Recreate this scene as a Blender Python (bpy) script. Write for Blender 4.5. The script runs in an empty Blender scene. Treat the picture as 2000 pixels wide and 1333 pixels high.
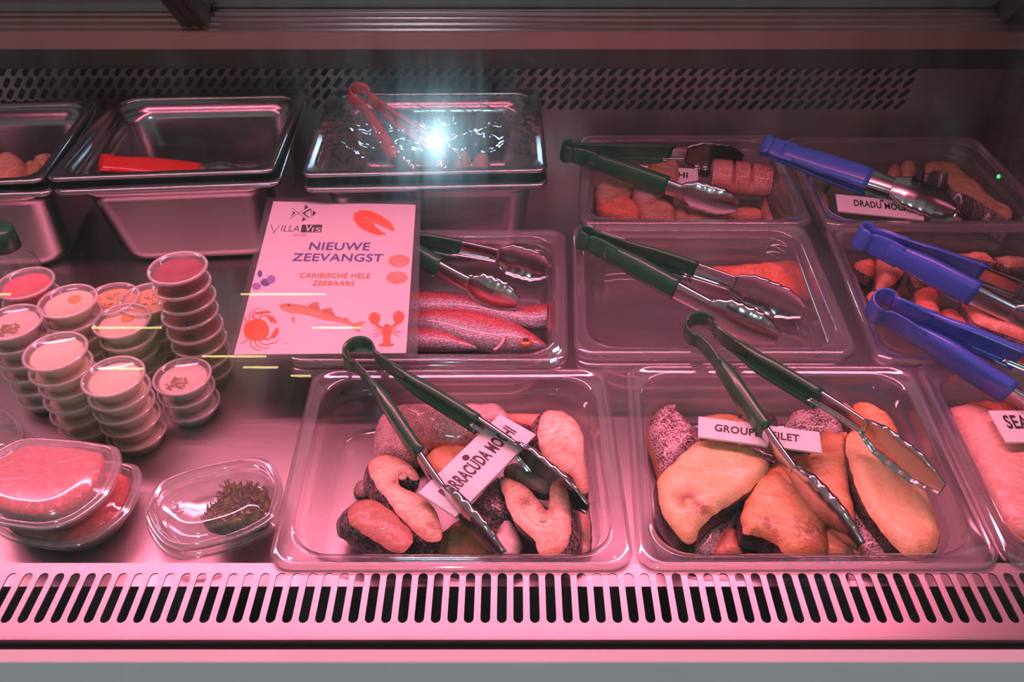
import bpy, bmesh, math, random
from mathutils import Vector, Matrix, noise, geometry

# ------------------------------------------------------------------ camera, light, exposure
SC = bpy.context.scene
COL = SC.collection
PITCH = math.radians(40.1)
CAM_H = 0.686
FPX = 1600.0
cam_d = bpy.data.cameras.new('camera')
cam_d.sensor_width = 36.0
cam_d.lens = 36.0 * FPX / 2000.0
cam_d.clip_start = 0.01
cam = bpy.data.objects.new('camera', cam_d)
cam.location = (0, 0, CAM_H)
cam.rotation_euler = (math.pi / 2 - PITCH, 0, 0)
COL.objects.link(cam)
SC.camera = cam

SC.view_settings.view_transform = 'Standard'
SC.view_settings.look = 'None'
SC.view_settings.exposure = 0.0
SC.view_settings.gamma = 1.0
SC.view_settings.use_curve_mapping = False
SC.cycles.max_bounces = 8
SC.cycles.transparent_max_bounces = 64
SC.cycles.caustics_reflective = False
SC.cycles.caustics_refractive = False
SC.cycles.sample_clamp_indirect = 4.0

W = bpy.data.worlds.new('shop_hall')
SC.world = W
W.use_nodes = True
bg = W.node_tree.nodes['Background']
bg.inputs[0].default_value = (0.175, 0.172, 0.172, 1)
bg.inputs[1].default_value = 1.1

LIGHT_Y, LIGHT_Z = 0.80, 0.588
ld = bpy.data.lights.new('pink_tube', 'AREA')
ld.shape = 'RECTANGLE'
ld.size = 1.62
ld.size_y = 0.05
ld.energy = 19.0
ld.color = (1.0, 0.225, 0.36)
lo = bpy.data.objects.new('pink_tube', ld)
lo.location = (-0.17, LIGHT_Y, LIGHT_Z)
lo.rotation_euler = (math.radians(-34), 0, 0)
COL.objects.link(lo)

# ------------------------------------------------------------------ projection helpers
CP, SP = math.cos(PITCH), math.sin(PITCH)


def ray(px, py):
    x = (px - 1000.0) / FPX
    v = (py - 666.5) / FPX
    return Vector((x, CP - v * SP, -SP - v * CP))


def U(px, py, z=0.0):
    """The point of the photograph at height z above the deck."""
    d = ray(px, py)
    t = (z - CAM_H) / d.z
    return Vector((d.x * t, d.y * t, z))


def UY(px, py, Y):
    d = ray(px, py)
    t = Y / d.y
    return Vector((d.x * t, Y, CAM_H + d.z * t))


def UP(px, py, o, n):
    """The point of the photograph on the plane through o with normal n."""
    d = ray(px, py)
    c = Vector((0, 0, CAM_H))
    t = (o - c).dot(n) / d.dot(n)
    return c + d * t


def crop(x0, y0, s):
    return lambda pts: [(x0 + x / s, y0 + y / s) for x, y in pts]


CF = crop(640, 740, 3.571)
CG = crop(1200, 660, 2.836)
CA = crop(1080, 230, 3.333)
CB = crop(1500, 230, 4.0)
CC = crop(780, 540, 5.882)
CD = crop(1100, 420, 3.333)
CE = crop(1640, 430, 4.761)
CH = crop(1650, 680, 2.943)

# ------------------------------------------------------------------ object helpers


def link(o):
    COL.objects.link(o)
    return o


def thing(name, label, cat, loc=(0, 0, 0), group=None):
    o = bpy.data.objects.new(name, None)
    o.empty_display_size = 0.02
    o.location = loc
    o['label'] = label
    o['category'] = cat
    if group:
        o['group'] = group
    return link(o)


def tag(o, label, cat, group=None):
    o['label'] = label
    o['category'] = cat
    if group:
        o['group'] = group
    return o


def mesh(name, verts, faces, mat, parent=None, loc=None, smooth=True, matidx=None):
    """One mesh object from world coordinates; its origin is its parent's, or loc."""
    if parent is not None:
        base = Vector(parent['_base']) if '_base' in parent else parent.location.copy()
    else:
        base = Vector(loc) if loc is not None else Vector((0, 0, 0))
    me = bpy.data.meshes.new(name)
    me.from_pydata([tuple(Vector(v) - base) for v in verts], [], faces)
    mats = mat if isinstance(mat, (list, tuple)) else [mat]
    for m in mats:
        me.materials.append(m)
    if matidx:
        for p, i in zip(me.polygons, matidx):
            p.material_index = i
    if smooth:
        me.polygons.foreach_set('use_smooth', [True] * len(me.polygons))
    me.validate()
    me.update()
    o = bpy.data.objects.new(name, me)
    if parent is not None:
        o.parent = parent
    else:
        o.location = base
    return link(o)


def struct(o):
    o['kind'] = 'structure'
    return o


def box_vf(x0, x1, y0, y1, z0, z1):
    v = [(x0, y0, z0), (x1, y0, z0), (x1, y1, z0), (x0, y1, z0), (x0, y0, z1), (x1, y0, z1), (x1, y1, z1), (x0, y1, z1)]
    f = [(3, 2, 1, 0), (4, 5, 6, 7), (0, 1, 5, 4), (1, 2, 6, 5), (2, 3, 7, 6), (3, 0, 4, 7)]
    return v, f


def join_vf(*parts):
    V, F = [], []
    for v, f in parts:
        b = len(V)
        V += list(v)
        F += [tuple(i + b for i in q) for q in f]
    return V, F


def bevel(o, w=0.001, seg=2, angle=30):
    m = o.modifiers.new('bevel', 'BEVEL')
    m.width = w
    m.segments = seg
    m.limit_method = 'ANGLE'
    m.angle_limit = math.radians(angle)
    return o


def solidify(o, t, offset=-1.0):
    m = o.modifiers.new('wall', 'SOLIDIFY')
    m.thickness = t
    m.offset = offset
    m.use_quality_normals = True
    return o


def loft(rings, closed=True, cap0=False, cap1=False):
    n = len(rings[0])
    V = [p for r in rings for p in r]
    F = []
    for i in range(len(rings) - 1):
        for j in range(n if closed else n - 1):
            k = (j + 1) % n
            F.append((i * n + j, i * n + k, (i + 1) * n + k, (i + 1) * n + j))
    if cap0:
        F.append(tuple(range(n - 1, -1, -1)))
    if cap1:
        F.append(tuple((len(rings) - 1) * n + j for j in range(n)))
    return V, F


def lathe(prof, n=40, c=(0, 0, 0)):
    """prof = [(r, z)], from first to last; r = 0 at an end closes it."""
    V, F = [], []
    idx = []
    for r, z in prof:
        if r < 1e-6:
            idx.append([len(V)] * n)
            V.append((c[0], c[1], c[2] + z))
        else:
            b = len(V)
            idx.append([b + j for j in range(n)])
            for j in range(n):
                a = 2 * math.pi * j / n
                V.append((c[0] + r * math.cos(a), c[1] + r * math.sin(a), c[2] + z))
    for i in range(len(prof) - 1):
        for j in range(n):
            k = (j + 1) % n
            q = (idx[i][j], idx[i][k], idx[i + 1][k], idx[i + 1][j])
            q2 = tuple(dict.fromkeys(q))
            if len(q2) > 2:
                F.append(q2)
    return V, F


def catmull(pts, closed=True, sub=8):
    out = []
    n = len(pts)
    m = n if closed else n - 1
    for i in range(m):
        if closed:
            p0, p1, p2, p3 = pts[(i - 1) % n], pts[i], pts[(i + 1) % n], pts[(i + 2) % n]
        else:
            p0, p1, p2, p3 = pts[max(i - 1, 0)], pts[i], pts[i + 1], pts[min(i + 2, n - 1)]
        for s in range(sub):
            t = s / sub
            out.append(0.5 * ((2 * p1) + (p2 - p0) * t + (2 * p0 - 5 * p1 + 4 * p2 - p3) * t * t + (3 * p1 - p0 - 3 * p2 + p3) * t ** 3))
    if not closed:
        out.append(pts[-1].copy())
    return out


def resample(pts, step, closed=True):
    P = pts + [pts[0]] if closed else pts
    L = [0.0]
    for a, b in zip(P, P[1:]):
        L.append(L[-1] + (b - a).length)
    n = max(6, int(round(L[-1] / step)))
    out, k = [], 0
    for i in range(n if closed else n + 1):
        s = L[-1] * i / n
        while k < len(L) - 2 and L[k + 1] < s:
            k += 1
        d = L[k + 1] - L[k]
        t = (s - L[k]) / d if d > 1e-12 else 0
        out.append(P[k].lerp(P[k + 1], t))
    return out


def inside(p, poly):
    c = False
    n = len(poly)
    j = n - 1
    for i in range(n):
        a, b = poly[i], poly[j]
        if (a.y > p.y) != (b.y > p.y) and p.x < (b.x - a.x) * (p.y - a.y) / (b.y - a.y) + a.x:
            c = not c
        j = i
    return c


def dist_poly(p, poly):
    best = 1e9
    n = len(poly)
    for i in range(n):
        a, b = poly[i], poly[(i + 1) % n]
        ab = b - a
        t = max(0, min(1, (p - a).dot(ab) / max(ab.dot(ab), 1e-14)))
        d = (p - (a + ab * t)).length_squared
        if d < best:
            best = d
    return math.sqrt(best)


# ------------------------------------------------------------------ materials
def nt(name):
    m = bpy.data.materials.new(name)
    m.use_nodes = True
    t = m.node_tree
    t.nodes.clear()
    out = t.nodes.new('ShaderNodeOutputMaterial')
    return m, t, out


def N(t, typ, **kw):
    n = t.nodes.new(typ)
    for k, v in kw.items():
        setattr(n, k, v)
    return n


def rgba(c):
    return (c[0], c[1], c[2], 1.0)


def coords(t, scale=(1, 1, 1)):
    tc = N(t, 'ShaderNodeTexCoord')
    mp = N(t, 'ShaderNodeMapping')
    mp.inputs['Scale'].default_value = scale
    t.links.new(tc.outputs['Object'], mp.inputs['Vector'])
    return mp.outputs['Vector']


def tex_noise(t, vec, scale, detail=4, rough=0.55, dist=0.0):
    n = N(t, 'ShaderNodeTexNoise')
    n.inputs['Scale'].default_value = scale
    n.inputs['Detail'].default_value = detail
    n.inputs['Roughness'].default_value = rough
    n.inputs['Distortion'].default_value = dist
    t.links.new(vec, n.inputs['Vector'])
    return n.outputs['Fac']


def ramp(t, fac, stops, interp='LINEAR'):
    r = N(t, 'ShaderNodeValToRGB')
    r.color_ramp.interpolation = interp
    e = r.color_ramp.elements
    while len(e) < len(stops):
        e.new(0.5)
    for el, (p, c) in zip(e, stops):
        el.position = p
        el.color = rgba(c) if len(c) == 3 else c
    t.links.new(fac, r.inputs['Fac'])
    return r.outputs['Color']


def mixc(t, fac, a, b):
    m = N(t, 'ShaderNodeMix', data_type='RGBA')
    for s, v in ((m.inputs[0], fac), (m.inputs[6], a), (m.inputs[7], b)):
        if isinstance(v, (int, float)):
            s.default_value = v
        elif isinstance(v, tuple):
            s.default_value = rgba(v)
        else:
            t.links.new(v, s)
    return m.outputs[2]


def bump(t, h, strength=0.3, dist=0.001):
    b = N(t, 'ShaderNodeBump')
    b.inputs['Strength'].default_value = strength
    b.inputs['Distance'].default_value = dist
    t.links.new(h, b.inputs['Height'])
    return b.outputs['Normal']


def principled(t, out, color, rough, metal=0.0, normal=None, coat=0.0, spec=0.5, sss=0.0):
    p = N(t, 'ShaderNodeBsdfPrincipled')
    if isinstance(color, tuple):
        p.inputs['Base Color'].default_value = rgba(color)
    else:
        t.links.new(color, p.inputs['Base Color'])
    if isinstance(rough, (int, float)):
        p.inputs['Roughness'].default_value = rough
    else:
        t.links.new(rough, p.inputs['Roughness'])
    p.inputs['Metallic'].default_value = metal
    p.inputs['Coat Weight'].default_value = coat
    p.inputs['Coat Roughness'].default_value = 0.12
    p.inputs['Specular IOR Level'].default_value = spec
    if normal is not None:
        t.links.new(normal, p.inputs['Normal'])
    t.links.new(p.outputs[0], out.inputs[0])
    return p


def plain(name, c, rough=0.5, metal=0.0, c2=None, scale=40, coat=0.0, spec=0.5, bmp=0.0):
    m, t, o = nt(name)
    v = coords(t)
    f = tex_noise(t, v, scale)
    c2 = c2 or tuple(x * 0.9 for x in c)
    col = mixc(t, f, c, c2)
    nrm = bump(t, tex_noise(t, v, scale * 6), bmp, 0.0006) if bmp else None
    principled(t, o, col, rough, metal, nrm, coat, spec)
    return m


def steel(name, c=(0.50, 0.50, 0.51), rough=0.3, axis=0, stretch=60, var=0.08):
    m, t, o = nt(name)
    s = [900.0, 900.0, 900.0]
    s[axis] = 900.0 / stretch
    v = coords(t, tuple(s))
    f = tex_noise(t, v, 1.0, 2)
    v2 = coords(t, (9, 9, 9))
    g = tex_noise(t, v2, 1.0, 4)
    col = mixc(t, g, c, tuple(x * 0.82 for x in c))
    mr = N(t, 'ShaderNodeMapRange')
    mr.inputs['To Min'].default_value = rough - var
    mr.inputs['To Max'].default_value = rough + var
    t.links.new(f, mr.inputs['Value'])
    principled(t, o, col, mr.outputs[0], 1.0, bump(t, f, 0.05, 0.0004))
    return m


def clear(name, tint=(0.96, 0.95, 0.95), base=0.05, edge=0.75, power=3.5, gloss_rough=0.06, haze=0.05, haze_c=(0.8, 0.8, 0.82), smear=0.0):
    """Clear plastic or glass sheet: what lies behind, a gloss that grows towards grazing, a little haze."""
    m, t, o = nt(name)
    tr = N(t, 'ShaderNodeBsdfTransparent')
    tr.inputs[0].default_value = rgba(tint)
    gl = N(t, 'ShaderNodeBsdfGlossy')
    gl.inputs['Roughness'].default_value = gloss_rough
    gl.inputs['Color'].default_value = (1, 1, 1, 1)
    lw = N(t, 'ShaderNodeLayerWeight')
    lw.inputs['Blend'].default_value = 0.5
    pw = N(t, 'ShaderNodeMath', operation='POWER')
    t.links.new(lw.outputs['Facing'], pw.inputs[0])
    pw.inputs[1].default_value = power
    ma = N(t, 'ShaderNodeMath', operation='MULTIPLY_ADD')
    t.links.new(pw.outputs[0], ma.inputs[0])
    ma.inputs[1].default_value = edge
    ma.inputs[2].default_value = base
    df = N(t, 'ShaderNodeBsdfDiffuse')
    df.inputs[0].default_value = rgba(haze_c)
    m1 = N(t, 'ShaderNodeMixShader')
    m1.inputs[0].default_value = haze
    t.links.new(tr.outputs[0], m1.inputs[1])
    t.links.new(df.outputs[0], m1.inputs[2])
    m2 = N(t, 'ShaderNodeMixShader')
    t.links.new(ma.outputs[0], m2.inputs[0])
    t.links.new(m1.outputs[0], m2.inputs[1])
    t.links.new(gl.outputs[0], m2.inputs[2])
    last = m2
    if smear:
        g2 = N(t, 'ShaderNodeBsdfGlossy')
        g2.inputs['Roughness'].default_value = 0.15
        v = coords(t, (26, 5, 5))
        f = tex_noise(t, v, 1.0, 5, 0.6, 1.0)
        mr = N(t, 'ShaderNodeMapRange')
        mr.inputs['From Min'].default_value = 0.35
        mr.inputs['From Max'].default_value = 0.7
        mr.inputs['To Min'].default_value = smear * 0.25
        mr.inputs['To Max'].default_value = smear * 2.2
        t.links.new(f, mr.inputs['Value'])
        m3 = N(t, 'ShaderNodeMixShader')
        t.links.new(mr.outputs[0], m3.inputs[0])
        t.links.new(m2.outputs[0], m3.inputs[1])
        t.links.new(g2.outputs[0], m3.inputs[2])
        last = m3
    t.links.new(last.outputs[0], o.inputs[0])
    return m


def emit(name, c, s):
    m, t, o = nt(name)
    e = N(t, 'ShaderNodeEmission')
    e.inputs[0].default_value = rgba(c)
    e.inputs[1].default_value = s
    t.links.new(e.outputs[0], o.inputs[0])
    return m


def attr(t, name):
    return N(t, 'ShaderNodeAttribute', attribute_name=name).outputs['Fac']


def flesh(name, c1, c2, c3, scale=26, lines=0.35, rough=0.36, coat=0.15, rim=0.6):
    """Raw fish: tones and fat patches, fine muscle lines, darker meat near the cut edge, stains, wet."""
    m, t, o = nt(name)
    v = coords(t)
    big = tex_noise(t, v, scale, 6, 0.62, 0.8)
    mid = tex_noise(t, v, scale * 5, 4, 0.6, 1.2)
    mx = N(t, 'ShaderNodeMath', operation='MULTIPLY_ADD')
    t.links.new(mid, mx.inputs[0])
    mx.inputs[1].default_value = 0.45
    hb = N(t, 'ShaderNodeMath', operation='MULTIPLY')
    t.links.new(big, hb.inputs[0])
    hb.inputs[1].default_value = 0.55
    t.links.new(hb.outputs[0], mx.inputs[2])
    col = ramp(t, mx.outputs[0], [(0.40, c1), (0.51, c2), (0.62, c3)])
    w = N(t, 'ShaderNodeTexWave', wave_type='RINGS', rings_direction='SPHERICAL')
    w.inputs['Scale'].default_value = 75
    w.inputs['Distortion'].default_value = 7
    w.inputs['Detail'].default_value = 3
    w.inputs['Detail Scale'].default_value = 0.7
    t.links.new(v, w.inputs['Vector'])
    lc = ramp(t, w.outputs['Fac'], [(0.0, (1, 1, 1)), (0.30, (0, 0, 0))])
    ml = N(t, 'ShaderNodeMath', operation='MULTIPLY')
    t.links.new(lc, ml.inputs[0])
    ml.inputs[1].default_value = lines
    col = mixc(t, ml.outputs[0], col, tuple(x * 0.70 for x in c3))
    er = N(t, 'ShaderNodeMath', operation='MULTIPLY')
    t.links.new(attr(t, 'edge'), er.inputs[0])
    er.inputs[1].default_value = rim
    col = mixc(t, er.outputs[0], col, (c3[0] * 0.72, c3[1] * 0.50, c3[2] * 0.48))
    sm = N(t, 'ShaderNodeMath', operation='MULTIPLY')
    t.links.new(attr(t, 'stain'), sm.inputs[0])
    t.links.new(ramp(t, mid, [(0.35, (0.2, 0.2, 0.2)), (0.55, (1, 1, 1))]), sm.inputs[1])
    col = mixc(t, sm.outputs[0], col, (0.30, 0.11, 0.06))
    fine = tex_noise(t, v, 420, 3)
    add = N(t, 'ShaderNodeMath', operation='ADD')
    t.links.new(fine, add.inputs[0])
    t.links.new(mid, add.inputs[1])
    principled(t, o, col, rough, 0.0, bump(t, add.outputs[0], 0.5, 0.0016), coat)
    return m


def skin(name, dark, light, cell=260, amount=0.5, rough=0.3, coat=0.4, stretch=(1, 1, 1), blotch=30):
    """Scaled fish skin: dark cells with light rims, blotches that come and go."""
    m, t, o = nt(name)
    v = coords(t, stretch)
    vo = N(t, 'ShaderNodeTexVoronoi', feature='F1')
    vo.inputs['Scale'].default_value = cell
    t.links.new(v, vo.inputs['Vector'])
    big = tex_noise(t, v, blotch, 4, 0.6)
    fine = tex_noise(t, v, cell * 1.6, 2, 0.5)
    m1 = N(t, 'ShaderNodeMath', operation='MULTIPLY_ADD')
    t.links.new(vo.outputs['Distance'], m1.inputs[0])
    m1.inputs[1].default_value = 0.55
    t.links.new(big, m1.inputs[2])
    m2 = N(t, 'ShaderNodeMath', operation='ADD')
    t.links.new(m1.outputs[0], m2.inputs[0])
    t.links.new(fine, m2.inputs[1])
    lo_ = 1.52 - amount * 0.62
    col = ramp(t, m2.outputs[0], [(0.0, dark), ((lo_ - 0.10) / 2, dark), ((lo_ + 0.12) / 2, light)])
    half = N(t, 'ShaderNodeMath', operation='MULTIPLY')
    t.links.new(m2.outputs[0], half.inputs[0])
    half.inputs[1].default_value = 0.5
    for l in list(t.links):
        if l.to_node.type == 'VALTORGB':
            t.links.remove(l)
    rn = [n for n in t.nodes if n.type == 'VALTORGB'][0]
    t.links.new(half.outputs[0], rn.inputs['Fac'])
    principled(t, o, col, rough, 0.0, bump(t, vo.outputs['Distance'], 0.6, 0.0016), coat)
    return m


M = {}
M['deck'] = steel('deck_steel', (0.50, 0.49, 0.49), 0.38)
M['wall_steel'] = steel('wall_steel', (0.50, 0.43, 0.43), 0.36)
M['fascia'] = steel('fascia_steel', (0.16, 0.13, 0.13), 0.38)
M['rail'] = steel('rail_aluminium_pink_lit', (0.62, 0.34, 0.32), 0.5)  # reddish tint puts the reflected pink light into the aluminium colour
M['frame'] = steel('frame_aluminium', (0.34, 0.30, 0.31), 0.40)
M['grille'] = steel('grille_steel', (0.47, 0.44, 0.45), 0.44, axis=1)
M['pan_steel'] = steel('pan_steel', (0.38, 0.39, 0.39), 0.22)
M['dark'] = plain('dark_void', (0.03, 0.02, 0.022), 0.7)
M['white_ledge'] = plain('white_ledge', (0.80, 0.79, 0.79), 0.4, c2=(0.72, 0.71, 0.71), scale=12)
M['rubber'] = plain('grey_rubber', (0.10, 0.095, 0.10), 0.55)
M['pc'] = clear('clear_polycarbonate', (0.955, 0.925, 0.935), 0.045, 0.8, 3.0, 0.09, 0.045)
M['pc_rim'] = clear('clear_polycarbonate_rim', (0.92, 0.88, 0.90), 0.10, 0.8, 2.2, 0.08, 0.07)
M['cupclear'] = clear('cup_plastic', (0.93, 0.92, 0.92), 0.05, 0.6, 3.0, 0.08, 0.06, (0.85, 0.84, 0.83))
M['lid'] = clear('lid_plastic', (0.95, 0.94, 0.94), 0.05, 0.6, 3.0, 0.10, 0.10, (0.88, 0.87, 0.87))
M['deli'] = clear('deli_plastic', (0.965, 0.955, 0.955), 0.08, 0.8, 2.5, 0.08, 0.06)
M['deli_rim'] = clear('deli_rim', (0.92, 0.90, 0.90), 0.12, 0.8, 2.0, 0.12, 0.22, (0.9, 0.88, 0.88))
M['acrylic'] = clear('acrylic_sheet', (0.96, 0.96, 0.97), 0.04, 0.7, 4.0, 0.05, 0.02)
M['film'] = clear('cling_film', (0.97, 0.97, 0.98), 0.09, 0.7, 3.0, 0.07, 0.01)
M['deli_fog'] = clear('foggy_tub_lid', (0.94, 0.92, 0.92), 0.08, 0.7, 2.5, 0.16, 0.22, (0.9, 0.86, 0.88))
M['glass'] = clear('front_glass', (0.985, 0.99, 0.985), 0.022, 0.9, 5.0, 0.003, 0.0, smear=0.030)
M['rear_glass'] = clear('rear_glass', (0.85, 0.85, 0.88), 0.06, 0.9, 4.0, 0.02, 0.0)
M['paper'] = plain('poster_paper', (0.83, 0.80, 0.82), 0.5, c2=(0.80, 0.77, 0.79), scale=4)
M['card'] = plain('card_white', (0.84, 0.84, 0.86), 0.42, c2=(0.80, 0.80, 0.82), scale=8)
M['ink'] = plain('black_ink', (0.035, 0.018, 0.025), 0.5)
M['ink_grey'] = plain('grey_ink', (0.42, 0.34, 0.38), 0.5)
M['ink_purple'] = plain('purple_ink', (0.12, 0.09, 0.33), 0.5, c2=(0.10, 0.07, 0.28))
M['ink_lilac'] = plain('lilac_ink', (0.34, 0.20, 0.56), 0.5)
M['ink_orange'] = plain('rust_ink', (0.62, 0.20, 0.05), 0.5)
M['ink_red'] = plain('red_print', (0.95, 0.13, 0.03), 0.5, c2=(0.9, 0.16, 0.05), scale=60)
M['ink_coral'] = plain('coral_print', (0.95, 0.30, 0.16), 0.5, c2=(0.92, 0.36, 0.22), scale=80)
M['ink_peach'] = plain('peach_print', (0.92, 0.55, 0.45), 0.5)
M['ink_brown'] = plain('brown_print', (0.62, 0.24, 0.12), 0.5)
M['green'] = plain('green_vinyl', (0.012, 0.115, 0.05), 0.33, c2=(0.012, 0.10, 0.045), scale=30, coat=0.3)
M['blue'] = plain('blue_vinyl', (0.055, 0.12, 0.62), 0.33, c2=(0.05, 0.11, 0.56), scale=30, coat=0.3)
M['red'] = plain('red_vinyl', (0.60, 0.012, 0.015), 0.30, c2=(0.52, 0.01, 0.012), scale=30, coat=0.3)
M['tong_steel'] = steel('tong_steel', (0.62, 0.60, 0.60), 0.20, var=0.04)
M['f_pale'] = flesh('flesh_pale', (0.92, 0.76, 0.54), (0.86, 0.58, 0.40), (0.70, 0.33, 0.22), lines=0.38)
M['f_dark'] = flesh('flesh_dark', (0.56, 0.27, 0.20), (0.42, 0.17, 0.13), (0.56, 0.22, 0.10), 34, 0.5)
M['f_white'] = flesh('flesh_white', (0.92, 0.82, 0.78), (0.90, 0.74, 0.68), (0.84, 0.62, 0.56), lines=0.12)
M['f_orange'] = flesh('flesh_orange', (0.88, 0.54, 0.26), (0.84, 0.42, 0.19), (0.66, 0.24, 0.09), 20, 0.22)
M['f_cream'] = flesh('flesh_cream', (0.90, 0.70, 0.38), (0.88, 0.62, 0.31), (0.78, 0.46, 0.20), 16, 0.12, rim=0.35)
M['f_salmon'] = flesh('flesh_salmon', (0.84, 0.44, 0.30), (0.78, 0.33, 0.22), (0.58, 0.17, 0.11), 24, 0.25)
M['f_coral'] = flesh('flesh_coral', (0.80, 0.28, 0.17), (0.70, 0.18, 0.11), (0.52, 0.10, 0.06), 24, 0.2)
M['f_rose'] = flesh('flesh_rose', (0.84, 0.54, 0.46), (0.80, 0.44, 0.36), (0.68, 0.29, 0.23), 14, 0.25)
M['f_red'] = flesh('flesh_red', (0.68, 0.18, 0.13), (0.54, 0.09, 0.07), (0.36, 0.04, 0.03), 40, 0.3)
M['f_grey'] = flesh('flesh_grey', (0.58, 0.46, 0.38), (0.46, 0.36, 0.31), (0.34, 0.24, 0.21), 30, 0.3)
M['f_tan'] = flesh('flesh_tan', (0.58, 0.38, 0.24), (0.48, 0.28, 0.17), (0.34, 0.17, 0.10), 30, 0.3)
M['s_dark'] = skin('skin_dark', (0.045, 0.030, 0.034), (0.26, 0.18, 0.19), 420, 0.45)
M['s_scale'] = skin('skin_scaled', (0.040, 0.028, 0.034), (0.34, 0.24, 0.27), 300, 0.36)
M['s_speck'] = skin('skin_speckled', (0.085, 0.030, 0.038), (0.66, 0.50, 0.52), 420, 0.50, blotch=45)
M['s_black'] = skin('skin_black', (0.014, 0.012, 0.013), (0.13, 0.11, 0.11), 420, 0.35)
M['s_silver'] = skin('skin_silver', (0.27, 0.09, 0.10), (0.76, 0.48, 0.46), 560, 0.62, rough=0.26, blotch=55)
M['s_red'] = skin('skin_red', (0.34, 0.05, 0.05), (0.66, 0.28, 0.25), 520, 0.6)
M['bone'] = plain('bone', (0.80, 0.58, 0.48), 0.4, c2=(0.6, 0.35, 0.28), scale=300, coat=0.3)

# ------------------------------------------------------------------ the display case
def holes_plate(name, w, h, holes, t, mat, place, label=None):
    """Sheet of w x h (local x, y) with rounded slots punched through; place maps local -> world."""
    cu = bpy.data.curves.new(name, 'CURVE')
    cu.dimensions = '2D'
    cu.fill_mode = 'BOTH'
    cu.extrude = t / 2

    def poly(pts):
        s = cu.splines.new('POLY')
        s.points.add(len(pts) - 1)
        for q, p in zip(s.points, pts):
            q.co = (p[0], p[1], 0, 1)
        s.use_cyclic_u = True
    poly([(0, 0), (w, 0), (w, h), (0, h)])
    for a, b, r in holes:
        a, b = Vector(a), Vector(b)
        d = (b - a).normalized()
        ang = math.atan2(d.y, d.x)
        pts = [(b.x + r * math.cos(ang - math.pi / 2 + math.pi * i / 6), b.y + r * math.sin(ang - math.pi / 2 + math.pi * i / 6)) for i in range(7)]
        pts += [(a.x + r * math.cos(ang + math.pi / 2 + math.pi * i / 6), a.y + r * math.sin(ang + math.pi / 2 + math.pi * i / 6)) for i in range(7)]
        poly(pts)
    tmp = bpy.data.objects.new(name + '_tmp', cu)
    COL.objects.link(tmp)
    dg = bpy.context.evaluated_depsgraph_get()
    me = bpy.data.meshes.new_from_object(tmp.evaluated_get(dg))
    bpy.data.objects.remove(tmp)
    bpy.data.curves.remove(cu)
    me.name = name
    me.materials.clear()
    me.materials.append(mat)
    o = bpy.data.objects.new(name, me)
    o.matrix_world = place
    return link(o)


XL, XR = -1.30, 0.80
WALL_Y = 1.30
v, f = box_vf(XL, XR, 0.449, WALL_Y + 0.02, -0.012, 0.0)
struct(mesh('floor', v, f, M['deck'], smooth=False))
# well under the front grille
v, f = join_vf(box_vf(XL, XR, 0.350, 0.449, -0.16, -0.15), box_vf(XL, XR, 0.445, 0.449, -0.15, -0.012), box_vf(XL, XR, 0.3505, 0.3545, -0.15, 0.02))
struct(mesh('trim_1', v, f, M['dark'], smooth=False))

# front grille: one stamped plate, slots 48 mm long
slots = []
pitch = 0.01395
n = int((XR - XL) / pitch)
for i in range(n):
    x = 0.008 + i * pitch
    slots.append(((x, 0.0195), (x, 0.0600), 0.0042))
g = holes_plate('vent_grille', XR - XL, 0.0745, [((a[0], a[1]), (b[0], b[1]), r) for a, b, r in slots], 0.0015, M['grille'],
                Matrix.Translation((XL, 0.3585, 0.0605)))
tag(g, 'long slotted steel air grille in front of the pans', 'grille')
v, f = join_vf(box_vf(XL, XR, 0.4315, 0.4330, 0.0560, 0.0605), box_vf(XL, XR, 0.3570, 0.3600, 0.035, 0.0640))
lip = mesh('folded_edge', v, f, M['grille'], parent=None, smooth=False)
lip.parent = g
lip.matrix_parent_inverse = g.matrix_world.inverted()
# channel with the foot of the glass, then the white ledge outside
v, f = join_vf(box_vf(XL, XR, 0.3515, 0.3570, 0.020, 0.0545))
struct(mesh('trim_2', v, f, M['rubber'], smooth=False))
v, f = box_vf(XL, XR, 0.3385, 0.3515, 0.008, 0.0600)
o = struct(mesh('trim_3', v, f, M['white_ledge'], smooth=False))
bevel(o, 0.002, 3)
v, f = box_vf(XL, XR, 0.336, 0.3500, -0.30, 0.012)
struct(mesh('trim_4', v, f, M['white_ledge'], smooth=False))

# front glass, leaning back 22 degrees
GT = math.radians(22)
G0 = Vector((0, 0.3545, 0.050))
GU = Vector((0, math.sin(GT), math.cos(GT)))
GN = Vector((0, -math.cos(GT), math.sin(GT)))


def glass_slab(x0, x1, L, th):
    P = []
    for s in (0, -th):
        for x, l in ((x0, 0), (x1, 0), (x1, L), (x0, L)):
            P.append(G0 + Vector((x, 0, 0)) + GU * l + GN * s)
    return P, [(0, 1, 2, 3), (7, 6, 5, 4), (0, 4, 5, 1), (1, 5, 6, 2), (2, 6, 7, 3), (3, 7, 4, 0)]


P, F = glass_slab(XL, XR, 0.60, 0.004)
struct(mesh('window_1', P[:4], [(0, 1, 2, 3)], M['glass'], smooth=False))

# canopy that carries the lamp
v, f = join_vf(box_vf(XL, XR, 0.565, 1.02, 0.602, 0.622))
struct(mesh('ceiling', v, f, M['fascia'], smooth=False))
lamp = thing('strip_light', 'long pink tube lamp housing fixed under the canopy', 'lamp', (-0.17, LIGHT_Y, 0.602))
v, f = box_vf(-1.0, 0.66, LIGHT_Y - 0.032, LIGHT_Y + 0.032, 0.594, 0.602)
mesh('housing', v, f, M['frame'], lamp, smooth=False)

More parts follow.
